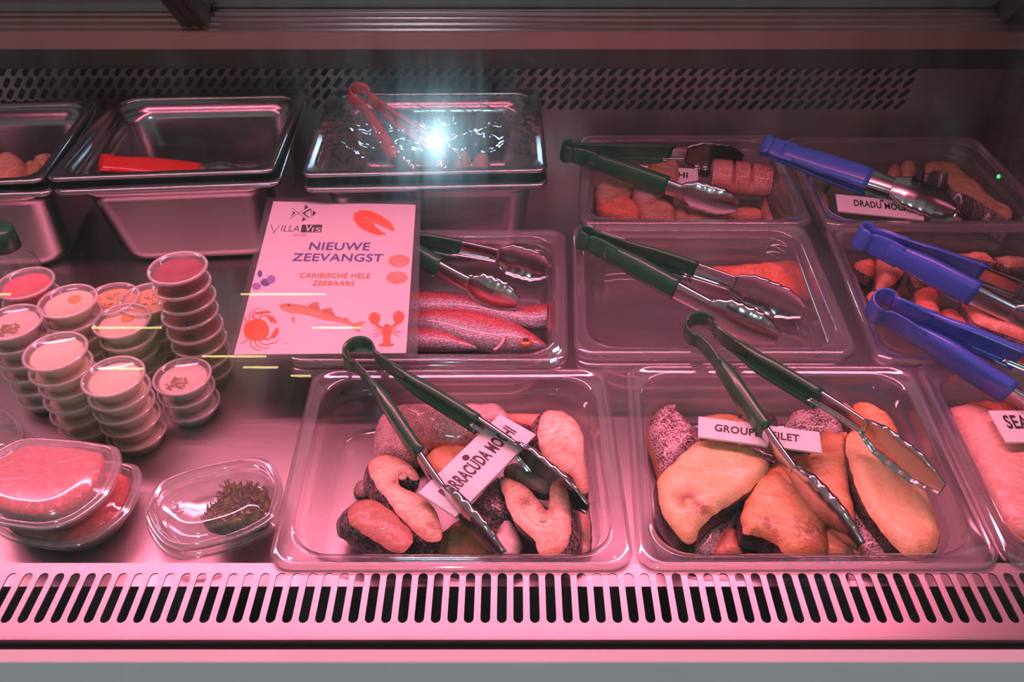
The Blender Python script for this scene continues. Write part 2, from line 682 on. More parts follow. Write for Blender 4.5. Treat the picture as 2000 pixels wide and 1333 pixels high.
# perforated back wall
WH = 0.30
holes = []
px = 0.0187
rows = (0.1075, 0.1262, 0.1455, 0.1655)
for k, z in enumerate(rows):
    m_ = int((XR - XL - 0.14) / px)
    for i in range(m_):
        x = 0.02 + i * px + (0, 0.0017, 0.0034, 0.0051)[k]
        holes.append(((x - 0.0044, z - 0.0052), (x + 0.0044, z + 0.0052), 0.0039))
pl = Matrix.Translation((XL, WALL_Y, 0)) @ Matrix.Rotation(math.pi / 2, 4, 'X')
bw = holes_plate('wall_back', XR - XL, 0.212, holes, 0.0015, M['wall_steel'], pl)
struct(bw)
v, f = join_vf(box_vf(XL, XR, WALL_Y + 0.03, WALL_Y + 0.034, 0.0, 0.21))
o = mesh('duct_back', v, f, M['dark'], smooth=False)
o.parent = bw
o.matrix_parent_inverse = bw.matrix_world.inverted()
v, f = box_vf(XL, XR, WALL_Y - 0.008, WALL_Y - 0.002, 0.1715, 0.219)
struct(mesh('trim_5', v, f, M['fascia'], smooth=False))
# rail and sill tracks above it
RY = 1.250
prof = [(WALL_Y - 0.004, 0.2190), (RY, 0.2190), (RY, 0.2445), (RY + 0.002, 0.2465), (RY + 0.012, 0.2470), (RY + 0.016, 0.2500), (RY + 0.031, 0.2505),
        (RY + 0.033, 0.2540), (RY + 0.036, 0.2540), (RY + 0.038, 0.2500), (RY + 0.058, 0.2500), (RY + 0.060, 0.2545), (RY + 0.063, 0.2545),
        (RY + 0.065, 0.2500), (RY + 0.080, 0.2500), (RY + 0.082, 0.2560), (RY + 0.130, 0.2560), (RY + 0.130, 0.2190)]
rings = [[(x, y, z) for y, z in prof] for x in (XL, XR)]
V, F = loft(rings, True, True, True)
struct(mesh('trim_6', V, F, M['rail'], smooth=False))

# sloping rear sliding panes with their frames
DT = math.radians(43)
DU = Vector((0, -math.sin(DT), math.cos(DT)))
DN = Vector((0, -math.cos(DT), -math.sin(DT)))


def sloped_bar(x0, x1, y0, z0, L, th, back=0.0):
    P = []
    for l in (0, L):
        for x, s in ((x0, 0), (x1, 0), (x1, th), (x0, th)):
            P.append(Vector((x, y0, z0)) + DU * l - DN * (s + back))
    return P, [(3, 2, 1, 0), (4, 5, 6, 7), (0, 1, 5, 4), (1, 2, 6, 5), (2, 3, 7, 6), (3, 0, 4, 7)]


for k, (x0, x1, yb) in enumerate(((XL, -0.470, 1.318), (-0.490, 0.775, 1.338))):
    w = struct(mesh('window_%d' % (k + 2), *sloped_bar(x0 + 0.01, x1 - 0.01, yb, 0.252, 0.42, 0.004), M['rear_glass'], smooth=False))
    fr = [sloped_bar(x0, x0 + 0.02, yb, 0.252, 0.42, 0.014, -0.005), sloped_bar(x1 - 0.02, x1, yb, 0.252, 0.42, 0.014, -0.005),
          sloped_bar(x0, x1, yb, 0.252, 0.012, 0.014, -0.005)]
    fo = mesh('window_frame', *join_vf(*fr), M['frame'], smooth=False)
    fo.parent = w
v, f = join_vf(sloped_bar(-0.503, -0.463, 1.264, 0.2475, 0.42, 0.03), sloped_bar(-0.494, -0.489, 1.262, 0.2475, 0.42, 0.01), sloped_bar(-0.477, -0.472, 1.262, 0.2475, 0.42, 0.01))
struct(mesh('trim_7', v, f, M['fascia'], smooth=False))
v, f = sloped_bar(0.752, 0.80, 1.278, 0.2475, 0.42, 0.03)
struct(mesh('trim_8', v, f, M['fascia'], smooth=False))

# right end panel of the case, glossy dark; staff side behind the panes
m, t, o = nt('end_panel_dark')
vv = coords(t, (14, 14, 14))
nn = tex_noise(t, vv, 1.0, 5, 0.6, 1.0)
principled(t, o, ramp(t, nn, [(0.3, (0.035, 0.026, 0.030)), (0.7, (0.075, 0.055, 0.062))]), 0.16, 0.0, bump(t, tex_noise(t, vv, 3.0, 3), 0.12, 0.004), 0.4)
M['end'] = m
v, f = box_vf(XR, XR + 0.02, 0.43, WALL_Y + 0.03, -0.012, 0.60)
struct(mesh('wall_right', v, f, M['end'], smooth=False))
m, t, o = nt('staff_side')
vv = coords(t, (3.0, 3.0, 3.0))
nn = tex_noise(t, vv, 1.6, 3, 0.5)
principled(t, o, ramp(t, nn, [(0.38, (0.08, 0.05, 0.06)), (0.5, (0.40, 0.28, 0.66)), (0.60, (0.09, 0.06, 0.10)), (0.72, (0.60, 0.22, 0.34))]), 0.7)  # pane reflections and blurred things behind, coloured in as blotches
v, f = box_vf(XL - 0.4, XR + 0.4, 1.95, 2.0, -0.3, 1.1)
struct(mesh('wall_staff_side', v, f, m, smooth=False))
green_dot = mesh('green_reflection_dot', *lathe([(0.0, 0.0), (0.0035, 0.0), (0.0032, 0.002), (0.0, 0.003)], 16), emit('green_reflection_glow', (0.05, 1.0, 0.25), 1.4), loc=(0, 0, 0))  # glowing dot in place of an LED display's reflection on the panel
green_dot.rotation_euler = (0, -math.pi / 2, 0)
p_ = ray(1951, 345)
tt = (XR - 0.0005) / p_.x
green_dot.location = Vector((0, 0, CAM_H)) + p_ * tt
tag(green_dot, 'tiny glowing green dot added as a reflection on the dark right end panel', 'light')

# lamps of the hall behind the photographer: seen only as reflections in the front glass


def mirror_ray(px, py):
    d = ray(px, py).normalized()
    p = UP(px, py, G0, GN)
    return p, d - 2 * d.dot(GN) * GN


TUBE = emit('yellow_tube', (1.0, 0.80, 0.30), 32)
k = 0
for (xa, xb, y) in ((470, 635, 575), (180, 315, 640.5), (610, 705, 640.5), (395, 520, 696.5), (475, 543, 718), (568, 607, 734.5), (-60, 20, 575), (195, 280, 720.5)):
    pa, ra = mirror_ray(xa, y)
    pb, rb = mirror_ray(xb, y)
    H = 2.35
    if ra.z < 0.006:
        H = pa.z + ra.z * 45
    A = pa + ra * ((H - pa.z) / ra.z)
    B = pb + rb * ((H - pb.z) / rb.z)
    dist = (A - pa).length
    r = dist * 0.0013
    T = thing('ceiling_lamp', '', 'lamp', (A + B) / 2, 'tube lamps of the hall')
    T['label'] = 'yellow hall tube lamp, reflected %s in the glass' % (
        'across the poster', 'over the cup with the orange drop', 'over the fish drawing', 'under the poster corner', 'below the poster edge',
        'beside the barracuda pan', 'at the left frame edge', 'on the front cream cup')[k]
    k += 1
    ring = []
    ax = (B - A).normalized()
    n1 = ax.cross(Vector((0, 0, 1))).normalized()
    n2 = ax.cross(n1)
    rr = [[A.lerp(B, s) + (n1 * math.cos(a * math.pi / 4) + n2 * math.sin(a * math.pi / 4)) * r for a in range(8)] for s in (0, 1)]
    mesh('tube', *loft(rr, True, True, True), TUBE, T)
pb, rb = mirror_ray(848, 276)
sp = pb + rb * 2.6
spot = thing('spotlight', 'bright cold white spotlight in the hall facing the case', 'lamp', sp)
q = Vector((0, 0, 1)).rotation_difference(-rb)
v, f = lathe([(0.0, 0.0), (0.045, 0.0), (0.06, -0.05), (0.0, -0.06)], 24)
mesh('lamp_housing', [sp + q @ Vector(p) for p in v], f, M['frame'], spot)
v, f = lathe([(0.0, 0.004), (0.03, 0.004), (0.034, 0.001)], 24)
vs = []
for p in v:
    p = Vector(p)
    p.x *= 1.0
    p.y *= 0.45
    vs.append(sp + q @ p)
mesh('lamp_disc', vs, f, emit('cold_led', (0.50, 0.84, 1.0), 1500), spot)


# ------------------------------------------------------------------ food pans
def quad_map(Q):
    a, b, c, d = [Vector((q[0], q[1])) for q in Q]   # FL, FR, BR, BL
    Wd = ((b - a).length + (c - d).length) / 2
    Dp = ((d - a).length + (c - b).length) / 2

    def mp(x, y, z):
        s, t_ = x / Wd, y / Dp
        p = a * (1 - s) * (1 - t_) + b * s * (1 - t_) + c * s * t_ + d * (1 - s) * t_
        return Vector((p.x, p.y, z))
    return Wd, Dp, mp


def rrect(Wd, Dp, inset, r, nseg=7):
    pts = []
    x0, x1, y0, y1 = inset, Wd - inset, inset, Dp - inset
    r = max(r, 0.001)
    for cx, cy, a0 in ((x1 - r, y0 + r, -90), (x1 - r, y1 - r, 0), (x0 + r, y1 - r, 90), (x0 + r, y0 + r, 180)):
        for i in range(nseg + 1):
            a = math.radians(a0 + 90 * i / nseg)
            pts.append((cx + r * math.cos(a), cy + r * math.sin(a)))
    return pts


PANS = []


def pan(name, Q, z, depth, mats, label, steel_pan=False, th=0.002, group=None):
    Wd, Dp, mp = quad_map(Q)
    c = mp(Wd / 2, Dp / 2, z - depth)
    T = thing(name, label, 'pan', c, group)
    b = depth
    if steel_pan:
        rim = [(0.0, -0.004, 0.014), (-0.0003, -0.0005, 0.014), (0.0022, 0.0012, 0.014), (0.0045, 0.0, 0.014), (0.010, -0.0002, 0.024), (0.013, -0.003, 0.030)]
        body = [(0.013, -0.003, 0.030), (0.0150, -0.018, 0.034), (0.0175, -0.020, 0.036), (0.0200, -0.030, 0.038), (0.030, -b + 0.022, 0.042), (0.034, -b + 0.009, 0.040), (0.044, -b + 0.001, 0.034), (0.060, -b, 0.03)]
    else:
        rim = [(0.0004, -0.0085, 0.020), (0.0, -0.0020, 0.020), (0.0012, -0.0002, 0.020), (0.0035, 0.0008, 0.022), (0.0058, 0.0, 0.024), (0.0070, -0.0016, 0.026), (0.0125, -0.0018, 0.034), (0.0150, -0.0030, 0.038)]
        body = [(0.0150, -0.0030, 0.038), (0.0160, -0.0150, 0.040), (0.0168, -0.0180, 0.041), (0.0195, -0.0195, 0.044), (0.0205, -0.0225, 0.045), (0.0235, -b + 0.014, 0.047), (0.0255, -b + 0.005, 0.046), (0.0310, -b + 0.0005, 0.042), (0.042, -b, 0.036)]
    for nm, prof, mat, cap in (('rim', rim, mats[1], False), ('basin', body, mats[0], True)):
        rings = [[mp(x, y, z + dz) for x, y in rrect(Wd, Dp, i, r)] for i, dz, r in prof]
        V, F = loft(rings, True)
        if cap:
            k = len(rings[0])
            F.append(tuple(len(V) - k + j for j in range(k)))
        o = mesh(nm, V, F, mat, T)
        if steel_pan or nm == 'rim':
            solidify(o, th, 1.0 if steel_pan else 0.0)
    PANS.append((mp, Wd, Dp))
    return T, mp, Wd, Dp


def corners(FL, FR, BR, BL, z):
    return [U(p[0], p[1], z) for p in (FL, FR, BR, BL)]


PCM = (M['pc'], M['pc_rim'])
STM = (M['pan_steel'], M['pan_steel'])
RIM = 0.067
CLEAR = 'clear plastic food pans'
pan('food_pan', corners((521, 1109), (1239, 1109), (1182, 719), (613, 722), RIM), RIM, 0.065, PCM, 'clear pan of barracuda steaks in the front row beside the containers', group=CLEAR)
pan('food_pan', corners((1247, 1109), (1962, 1107), (1778, 714), (1221, 712), RIM), RIM, 0.065, PCM, 'clear pan of grouper fillets in the middle of the front row', group=CLEAR)
pan('food_pan', corners((1975, 1105), (2690, 1105), (2350, 708), (1786, 708), RIM), RIM, 0.065, PCM, 'clear pan of rosy seabass fillets at the right end of the front row', group=CLEAR)
pan('food_pan', corners((1123, 692), (1680, 692), (1570, 438), (1117, 438), 0.079), 0.079, 0.065, PCM, 'nearly empty clear pan, upper one of its nested pair, under green tongs', group=CLEAR)
pan('food_pan', corners((1123, 716), (1660, 716), (1560, 452), (1117, 452), 0.066), 0.066, 0.064, PCM, 'clear pan nested underneath the nearly empty one', group=CLEAR)
pan('food_pan', corners((556, 707), (1109, 707), (1105, 449), (640, 450), 0.079), 0.079, 0.065, PCM, 'clear pan of whole red fish, half covered by the poster', group=CLEAR)
pan('food_pan', corners((560, 728), (1104, 728), (1100, 462), (644, 462), 0.066), 0.066, 0.064, PCM, 'clear pan nested underneath the pan of whole red fish', group=CLEAR)
pan('food_pan', corners((1716, 706), (2272, 706), (2068, 440), (1609, 438), RIM), RIM, 0.065, PCM, 'clear pan of coral fish pieces under two pairs of blue tongs', group=CLEAR)
pan('food_pan', corners((1131, 437), (1590, 437), (1508, 265), (1135, 265), 0.070), 0.070, 0.065, PCM, 'clear pan with a red notched fish chunk in the back row', group=CLEAR)
pan('food_pan', corners((1613, 440), (2075, 440), (1905, 268), (1532, 268), 0.070), 0.070, 0.065, PCM, 'clear pan of tan fish pieces in the back row by the end panel', group=CLEAR)
STG = 'deep steel pans on the left'
ST, SL = 0.155, 0.1425
pan('steel_pan', corners((-360, 372), (80, 353), (190, 197), (-170, 205), ST), ST, 0.120, STM, 'upper steel pan holding pale fish pieces at the left edge', True, 0.0012, STG)
pan('steel_pan', corners((88, 351), (534, 334), (597, 181), (231, 188), ST), ST, 0.120, STM, 'upper steel pan with red tongs low inside it', True, 0.0012, STG)
pan('steel_pan', corners((589, 343), (1068, 333), (1051, 175), (649, 178), ST), ST, 0.120, STM, 'upper steel pan covered by crumpled cling film', True, 0.0012, STG)
pan('steel_pan', corners((-345, 390), (97, 378), (190, 212), (-165, 218), SL), SL, SL - 0.001, STM, 'deep steel pan standing under the pan of pale fish pieces', True, 0.0012, STG)
pan('steel_pan', corners((102, 376), (546, 359), (600, 196), (238, 202), SL), SL, SL - 0.001, STM, 'deep steel pan standing under the pan with red tongs', True, 0.0012, STG)
pan('steel_pan', corners((592, 371), (1068, 362), (1054, 190), (652, 193), SL), SL, SL - 0.001, STM, 'deep steel pan standing under the film covered pan', True, 0.0012, STG)


# ------------------------------------------------------------------ tongs
def ribbon(path, outs, n, wid, fl, bulge, th, flip=1):
    """Sheet-metal strip along path; wid/fl/bulge are functions of 0..1; outs = outward directions."""
    rings = []
    m_ = len(path) - 1
    for i, p in enumerate(path):
        s = i / m_
        w, d, b = wid(s) / 2, fl(s), bulge(s)
        o_ = outs[i]
        sec = [(-w, -d), (-w, -d * 0.35), (-w * 0.86, 0), (-w * 0.45, b * 0.8), (0, b), (w * 0.45, b * 0.8), (w * 0.86, 0), (w, -d * 0.35), (w, -d)]
        rings.append([p + n * a + o_ * c for a, c in sec])
    V, F = loft(rings, False)
    return V, F


def tongs(col, H, T1, T2, label, frac=0.46, width=0.024, rl=0.017, headw=0.050, headfrac=0.36, necks=0.09, group='serving tongs'):
    """H = centre of the spring loop, T1 and T2 = tips (world points)."""
    L = thing('serving_tongs', label, 'tongs', H, group)
    dm = ((T1 - H).normalized() + (T2 - H).normalized()).normalized()
    n = (T1 - H).cross(T2 - H).normalized()
    if n.z < 0:
        n = -n
    side = n.cross(dm)          # in the plane, across the tongs
    s1 = 1 if (T1 - H).dot(side) > (T2 - H).dot(side) else -1
    ends = []
    for T, s in ((T1, s1), (T2, -s1)):
        S = H + dm * rl * 1.75 + side * s * rl * 0.78
        d = (T - S).normalized()
        out = n.cross(d)
        if out.dot(side * s) < 0:
            out = -out
        ln = (T - S).length
        ends.append((S, d, out, ln, s))

        def at(u, S=S, d=d, out=out, ln=ln):
            return S + d * (ln * u) + out * (0.006 * math.sin(math.pi * min(1, u * 1.02)))
        # grip
        k = 16
        path = [at(0.02 + (frac - 0.02) * i / k) for i in range(k + 1)]
        wf = lambda q: width * (0.80 + 0.35 * min(1, q * 2.2)) * (1 - 0.04 * q)
        ff = lambda q: 0.0015 + 0.0075 * min(1, q * 3)
        o = mesh('grip', *ribbon(path, [out] * (k + 1), n, wf, ff, lambda q: 0.0015, 0.002), M[col], L)
        solidify(o, 0.0026, 0.0)
        # steel arm
        k = 10
        u0, u1 = frac - 0.05, 1 - headfrac + 0.02
        path = [at(u0 + (u1 - u0) * i / k) for i in range(k + 1)]
        o = mesh('arm', *ribbon(path, [out] * (k + 1), n, lambda q: width * (0.98 - 0.12 * q), lambda q: 0.0062 - 0.002 * q, lambda q: 0.001, 0.001), M['tong_steel'], L)
        solidify(o, 0.0011, 0.0)
        # scalloped head
        k = 48
        u0 = 1 - headfrac
        path = [at(u0 + headfrac * i / k) - out * (0.006 * (i / k) ** 2) for i in range(k + 1)]

        def hw(q):
            base = width * 0.86 + (headw - width * 0.86) * (1 - (1 - min(1, q / 0.32)) ** 2)
            if q > 0.62:
                base *= 1 - 0.66 * ((q - 0.62) / 0.38) ** 1.7
            if q > 0.1:
                base *= 1 - 0.075 * abs(math.cos(q * math.pi * 6.5))
            return base
        hf = lambda q: 0.004 + 0.004 * math.sin(math.pi * min(1, q * 1.1)) * (1 - 0.3 * q)
        hb = lambda q: 0.001 + 0.0035 * math.sin(math.pi * min(1, q))
        o = mesh('head', *ribbon(path, [out] * (k + 1), n, hw, hf, hb, 0.001), M['tong_steel'], L)
        solidify(o, 0.0010, 0.0)
    # coated spring loop: from one neck round the back to the other
    pts = []
    (Sa, da, oa, la, sa), (Sb, db, ob, lb, sb) = ends
    pts.append(Sa + da * la * 0.10 + oa * 0.0018)
    pts.append(Sa + da * la * 0.02)
    for i in range(15):
        a = math.radians(48 + (264) * i / 14)
        pts.append(H + dm * rl * math.cos(a) + side * (rl * math.sin(a) * sa))
    pts.append(Sb + db * lb * 0.02)
    pts.append(Sb + db * lb * 0.10 + ob * 0.0018)
    cp = catmull(pts, False, 3)
    outs = []
    for i in range(len(cp)):
        tg = (cp[min(i + 1, len(cp) - 1)] - cp[max(i - 1, 0)]).normalized()
        o_ = tg.cross(n)
        if i < 2:
            o_ = oa if o_.dot(oa) > 0 else -o_
        outs.append(o_.normalized())
    # keep a consistent side
    for i in range(1, len(outs)):
        if outs[i].dot(outs[i - 1]) < 0:
            outs[i] = -outs[i]
    if outs[0].dot(oa) < 0:
        outs = [-q for q in outs]
    wl = lambda q: width * (1.02 - 0.30 * math.exp(-((q - 0.16) / 0.05) ** 2) - 0.30 * math.exp(-((q - 0.84) / 0.05) ** 2))
    o = mesh('spring_loop', *ribbon(cp, outs, n, wl, lambda q: 0.0006, lambda q: 0.0003, 0.002), M[col], L)
    solidify(o, 0.0028, 0.0)
    return L


GT_ = 'green handled tongs'
BT_ = 'blue handled tongs'
RT_ = 'red handled tongs'
tongs('green', U(703, 695, 0.087), U(972, 1096, 0.040), U(1157, 983, 0.050), 'green handled tongs lying open across the barracuda steaks', 0.47, group=GT_)
tongs('green', U(1368, 645, 0.095), U(1668, 1076, 0.050), U(1850, 946, 0.072), 'green handled tongs lying open across the grouper fillets', 0.45, group=GT_)
tongs('green', U(1147, 466, 0.097), U(1515, 668, 0.050), U(1572, 604, 0.040), 'green handled tongs in the nearly empty nested pan', 0.46, width=0.025, rl=0.012, group=GT_)
tongs('green', U(745, 458, 0.0945), U(1006, 600, 0.060), U(1076, 524, 0.046), 'green handled tongs half hidden by the poster above whole red fish', 0.40, width=0.023, rl=0.012, group=GT_)
tongs('green', U(1112, 296, 0.086), U(1440, 410, 0.046), U(1448, 307, 0.052), 'green handled tongs in the back pan with the red notched chunk', 0.56, width=0.026, rl=0.012, group=GT_)
tongs('blue', U(1500, 286, 0.100), U(1864, 428, 0.034), U(1870, 408, 0.062), 'blue handled tongs nearly closed over the DRADU MOCHI card', 0.52, width=0.028, rl=0.009, group=BT_)
tongs('blue', U(1692, 464, 0.098), U(2130, 686, 0.052), U(2142, 624, 0.046), 'blue handled tongs lying upper of two over coral fish pieces', 0.47, width=0.029, rl=0.013, group=BT_)
tongs('blue', U(1724, 600, 0.108), U(2260, 940, 0.045), U(2275, 832, 0.070), 'blue handled tongs reaching from coral pieces to the seabass card', 0.46, width=0.033, rl=0.0145, group=BT_)
tongs('red', U(158, 321, 0.122), U(505, 368, 0.062), U(512, 352, 0.080), 'red handled tongs lying low inside the open steel pan', 0.62, width=0.028, rl=0.012, group=RT_)
tongs('red', U(702, 186, 0.172), U(815, 372, 0.095), U(910, 330, 0.095), 'red handled tongs under the crumpled cling film', 0.62, width=0.020, rl=0.015, group=RT_)


# unseen cold lamp, added on the staff side to make the cling film glint
Pf = U(835, 272, 0.166)
df_ = ray(835, 272).normalized()
rf = Vector((df_.x, df_.y, -df_.z))
lp = Pf + rf * ((1.86 - Pf.y) / rf.y)
sl = thing('glint_lamp', 'added cold white lamp behind the case for the cling film glints', 'lamp', (lp.x, 1.95, lp.z))
v, f = box_vf(lp.x - 0.11, lp.x + 0.11, 1.875, 1.95, lp.z - 0.05, lp.z + 0.05)
mesh('housing', v, f, M['frame'], sl, smooth=False)
v, f = box_vf(lp.x - 0.095, lp.x + 0.095, 1.868, 1.876, lp.z - 0.030, lp.z + 0.030)
mesh('lamp_panel', v, f, emit('cold_panel', (0.55, 0.85, 1.0), 40), sl, smooth=False)


# ------------------------------------------------------------------ fish pieces
def plane_pts(pts, z0, gx=0.0, gy=0.0):
    """Unproject photo points onto the plane z = z0 + gx (x - cx) + gy (y - cy)."""
    cx = sum(p[0] for p in pts) / len(pts)
    cy = sum(p[1] for p in pts) / len(pts)
    c = U(cx, cy, z0)
    n = Vector((-gx, -gy, 1)).normalized()
    return [UP(p[0], p[1], c, n) for p in pts], c, n


IN_PAN = {'barracuda pieces in the front pan': 0, 'grouper fillets in the front pan': 1, 'seabass fillets at the right end': 2,
          'coral fish pieces under the blue tongs': 7, 'fish pieces in the back pan with the red chunk': 8, 'tan fish pieces by the end panel': 9}


def clamp_pan(p, k):
    mp, Wd, Dp = PANS[k]
    x, y = Wd / 2, Dp / 2
    for _ in range(8):
        q = mp(x, y, 0)
        ex, ey = (mp(x + 0.01, y, 0) - q) / 0.01, (mp(x, y + 0.01, 0) - q) / 0.01
        d = Vector((p.x - q.x, p.y - q.y))
        det = ex.x * ey.y - ex.y * ey.x
        x += (d.x * ey.y - d.y * ey.x) / det
        y += (ex.x * d.y - ex.y * d.x) / det
    i = 0.0295 if p.z < 0.03 else 0.0265
    x2, y2 = min(max(x, i), Wd - i), min(max(y, i), Dp - i)
    rc = 0.040
    cx = min(max(x2, i + rc), Wd - i - rc)
    cy = min(max(y2, i + rc), Dp - i - rc)
    if cx != x2 and cy != y2:
        l = math.hypot(x2 - cx, y2 - cy)
        if l > rc:
            x2, y2 = cx + (x2 - cx) * rc / l, cy + (y2 - cy) * rc / l
    if x2 == x and y2 == y:
        return p
    q = mp(x2, y2, p.z)
    return q


def piece(name, label, cat, group, pts, z0, top, side, thick=0.014, dome=0.004, R=0.009, gx=0.0, gy=0.0, lean=(0, 0), step=0.0055,
          rough=0.0012, sname='skin', tname='flesh', zmin=0.0045, bones=(), seed=0, inpan=None, stains=()):
    inpan = IN_PAN.get(group)
    if name == 'fish_steak':
        dome, R = dome * 0.42, R * 0.45
    P3, c, n = plane_pts(pts, z0, gx, gy)
    if inpan is not None:
        P3 = [clamp_pan(p, inpan) for p in P3]
    poly = resample(catmull(P3, True, 6), step * 0.75)
    if inpan is not None:
        poly = [clamp_pan(p, inpan) for p in poly]
    P2 = [Vector((p.x, p.y)) for p in poly]
    P2 = [q + (Vector((noise.noise(Vector((q.x * 95, q.y * 95, seed))), noise.noise(Vector((q.x * 95, q.y * 95, seed + 9)))))) * 0.0016 for q in P2]
    spx = [(UP(a_, b_, c, n), r_) for a_, b_, r_ in stains]
    EDG, STN = [], []
    x0, x1 = min(p.x for p in P2), max(p.x for p in P2)
    y0, y1 = min(p.y for p in P2), max(p.y for p in P2)
    grid = []
    r = 0
    y = y0
    while y < y1:
        x = x0 + (step / 2 if r % 2 else 0)
        while x < x1:
            q = Vector((x, y))
            if inside(q, P2) and dist_poly(q, P2) > step * 0.55:
                grid.append(q)
            x += step
        y += step * 0.87
        r += 1
    nb = len(P2)
    allp = P2 + grid
    res = geometry.delaunay_2d_cdt(allp, [(i, (i + 1) % nb) for i in range(nb)], [], 1, 1e-6)
    vs2, fs = res[0], res[2]

    def zp(q):
        return c.z - (n.x * (q.x - c.x) + n.y * (q.y - c.y)) / n.z
    V = []
    orig = res[3]
    for i, q in enumerate(vs2):
        d = dist_poly(q, P2) if not (orig[i] and orig[i][0] < nb) else 0.0
        k = min(d / R, 1.0)
        h = dome * (math.sqrt(max(0.0, 1 - (1 - k) ** 2)) - 0.5)
        h += 0.0016 * noise.noise(Vector((q.x * 38 + seed * 3.1, q.y * 38, seed))) * min(1, d / 0.008)
        h += rough * (noise.noise(Vector((q.x * 90 + seed, q.y * 90, seed * 1.7))) + 0.6 * noise.noise(Vector((q.x * 240, q.y * 240 + seed, 3.1)))) * min(1, d / 0.004)
        EDG.append(math.exp(-d / 0.0035))
        STN.append(max([0.0] + [math.exp(-((Vector((sp_.x, sp_.y)) - q).length / r_) ** 2) for sp_, r_ in spx]))
        V.append(Vector((q.x, q.y, max(zp(q) + h, zmin + 0.001))))
    base = Vector((c.x, c.y, zmin))
    T = thing(name, label, cat, base, group)
    F = []
    for f_ in fs:
        a, b, d_ = [V[i] for i in f_[:3]]
        F.append(tuple(f_) if (b - a).cross(d_ - a).z > 0 else tuple(reversed(f_)))
    fo_ = mesh(tname, V, F, top, T)
    for an_, dat in (('edge', EDG), ('stain', STN)):
        at_ = fo_.data.attributes.new(an_, 'FLOAT', 'POINT')
        at_.data.foreach_set('value', dat)
    # side and underside
    area = sum(P2[i].x * P2[(i + 1) % nb].y - P2[(i + 1) % nb].x * P2[i].y for i in range(nb))
    sg = 1 if area > 0 else -1
    rings = []
    for fr, off in ((0.0, 0.0), (0.12, 0.0012), (0.45, 0.0020), (0.8, 0.0010), (1.0, -0.0035)):
        rg = []
        for i, q in enumerate(P2):
            tg = P2[(i + 1) % nb] - P2[(i - 1) % nb]
            nn_ = Vector((tg.y, -tg.x)).normalized() * sg
            z = zp(q) - dome * 0.5
            zb = max(z - thick, zmin)
            zz = max(z * (1 - fr) + zb * fr, zmin)
            rg.append(Vector((q.x + nn_.x * off + lean[0] * fr, q.y + nn_.y * off + lean[1] * fr, zz)))
        rings.append(rg)
    V2, F2 = loft(rings, True)
    k = len(V2) - nb
    F2.append(tuple(k + j for j in range(nb)))
    if sg > 0:
        F2 = [tuple(reversed(q)) for q in F2]
    mesh(sname, V2, F2, side, T)
    for bx, by, br in bones:
        p = UP(bx, by, c, n)
        v_, f_ = lathe([(0.0, -0.0004), (br * 0.30, -0.0002), (br * 0.42, 0.0006), (br * 0.7, 0.0007), (br * 0.85, -0.001)], 18, p + Vector((0, 0, dome * 0.5 + 0.0002)))
        mesh('backbone', v_, f_, M['bone'], T)
    return T


BG, GG = 'barracuda pieces in the front pan', 'grouper fillets in the front pan'
FP = 'fish piece'
# --- barracuda pan, lowest first
piece('fish_chunk', 'pinkish skinned chunk at the back left of the barracuda pan, behind the tongs', FP, BG,
      CF([(335, 330), (380, 200), (440, 180), (560, 260), (640, 400), (690, 480), (640, 530), (520, 540), (400, 530), (335, 500)]), 0.030, M['s_silver'], M['f_pale'], 0.024, 0.012, 0.02, sname='cut_side', tname='skin', seed=1)
piece('fish_steak', 'pale reddish piece in the far back right corner of the barracuda pan', FP, BG,
      CF([(1180, 160), (1330, 125), (1500, 130), (1700, 130), (1850, 190), (1870, 330), (1780, 370), (1600, 330), (1440, 320), (1310, 290), (1220, 230)]), 0.026, M['f_salmon'], M['s_silver'], 0.02, 0.010, 0.02, seed=2)
piece('fish_steak', 'narrow rosy piece wedged against the right wall of the barracuda pan', FP, BG,
      CF([(1790, 390), (1880, 370), (1885, 520), (1870, 760), (1810, 790), (1790, 600)]), 0.018, M['f_rose'], M['s_silver'], 0.012, 0.006, 0.012, seed=3)
piece('fish_steak', 'reddish piece in the front right corner of the barracuda pan', FP, BG,
      CF([(1740, 960), (1800, 860), (1880, 860), (1895, 1100), (1860, 1230), (1750, 1240), (1735, 1120)]), 0.020, M['f_rose'], M['s_dark'], 0.015, 0.006, 0.012, seed=4)
piece('fish_chunk', 'dark wet skinned piece under the two steaks at front left', FP, BG,
      CF([(360, 1255), (480, 1215), (600, 1150), (740, 1120), (750, 1160), (680, 1240), (560, 1275)]), 0.014, M['s_scale'], M['f_dark'], 0.009, 0.004, 0.01, sname='cut_side', tname='skin', seed=5)
piece('fish_chunk', 'small pale sliver behind the C-shaped steak on the left', FP, BG,
      CF([(190, 760), (220, 710), (270, 700), (300, 770), (260, 810), (205, 805)]), 0.016, M['f_grey'], M['s_dark'], 0.010, 0.004, 0.008, seed=6)
piece('fish_steak', 'orange tinted piece with backbone at the front of the barracuda pan', FP, BG,
      CF([(760, 1100), (830, 1050), (900, 990), (980, 1000), (1060, 1080), (1130, 1180), (1110, 1255), (980, 1265), (860, 1245), (760, 1200), (700, 1190)]), 0.020, M['f_orange'], M['s_dark'], 0.014, 0.006, 0.012, bones=[(640 + 860 / 3.571, 740 + 1165 / 3.571, 0.006)], seed=7)
piece('fish_chunk', 'small blood red piece just right of the tong head', FP, BG,
      CF([(990, 945), (1060, 940), (1130, 1010), (1135, 1080), (1080, 1110), (1010, 1040)]), 0.026, M['f_red'], M['s_dark'], 0.012, 0.005, 0.01, seed=8)
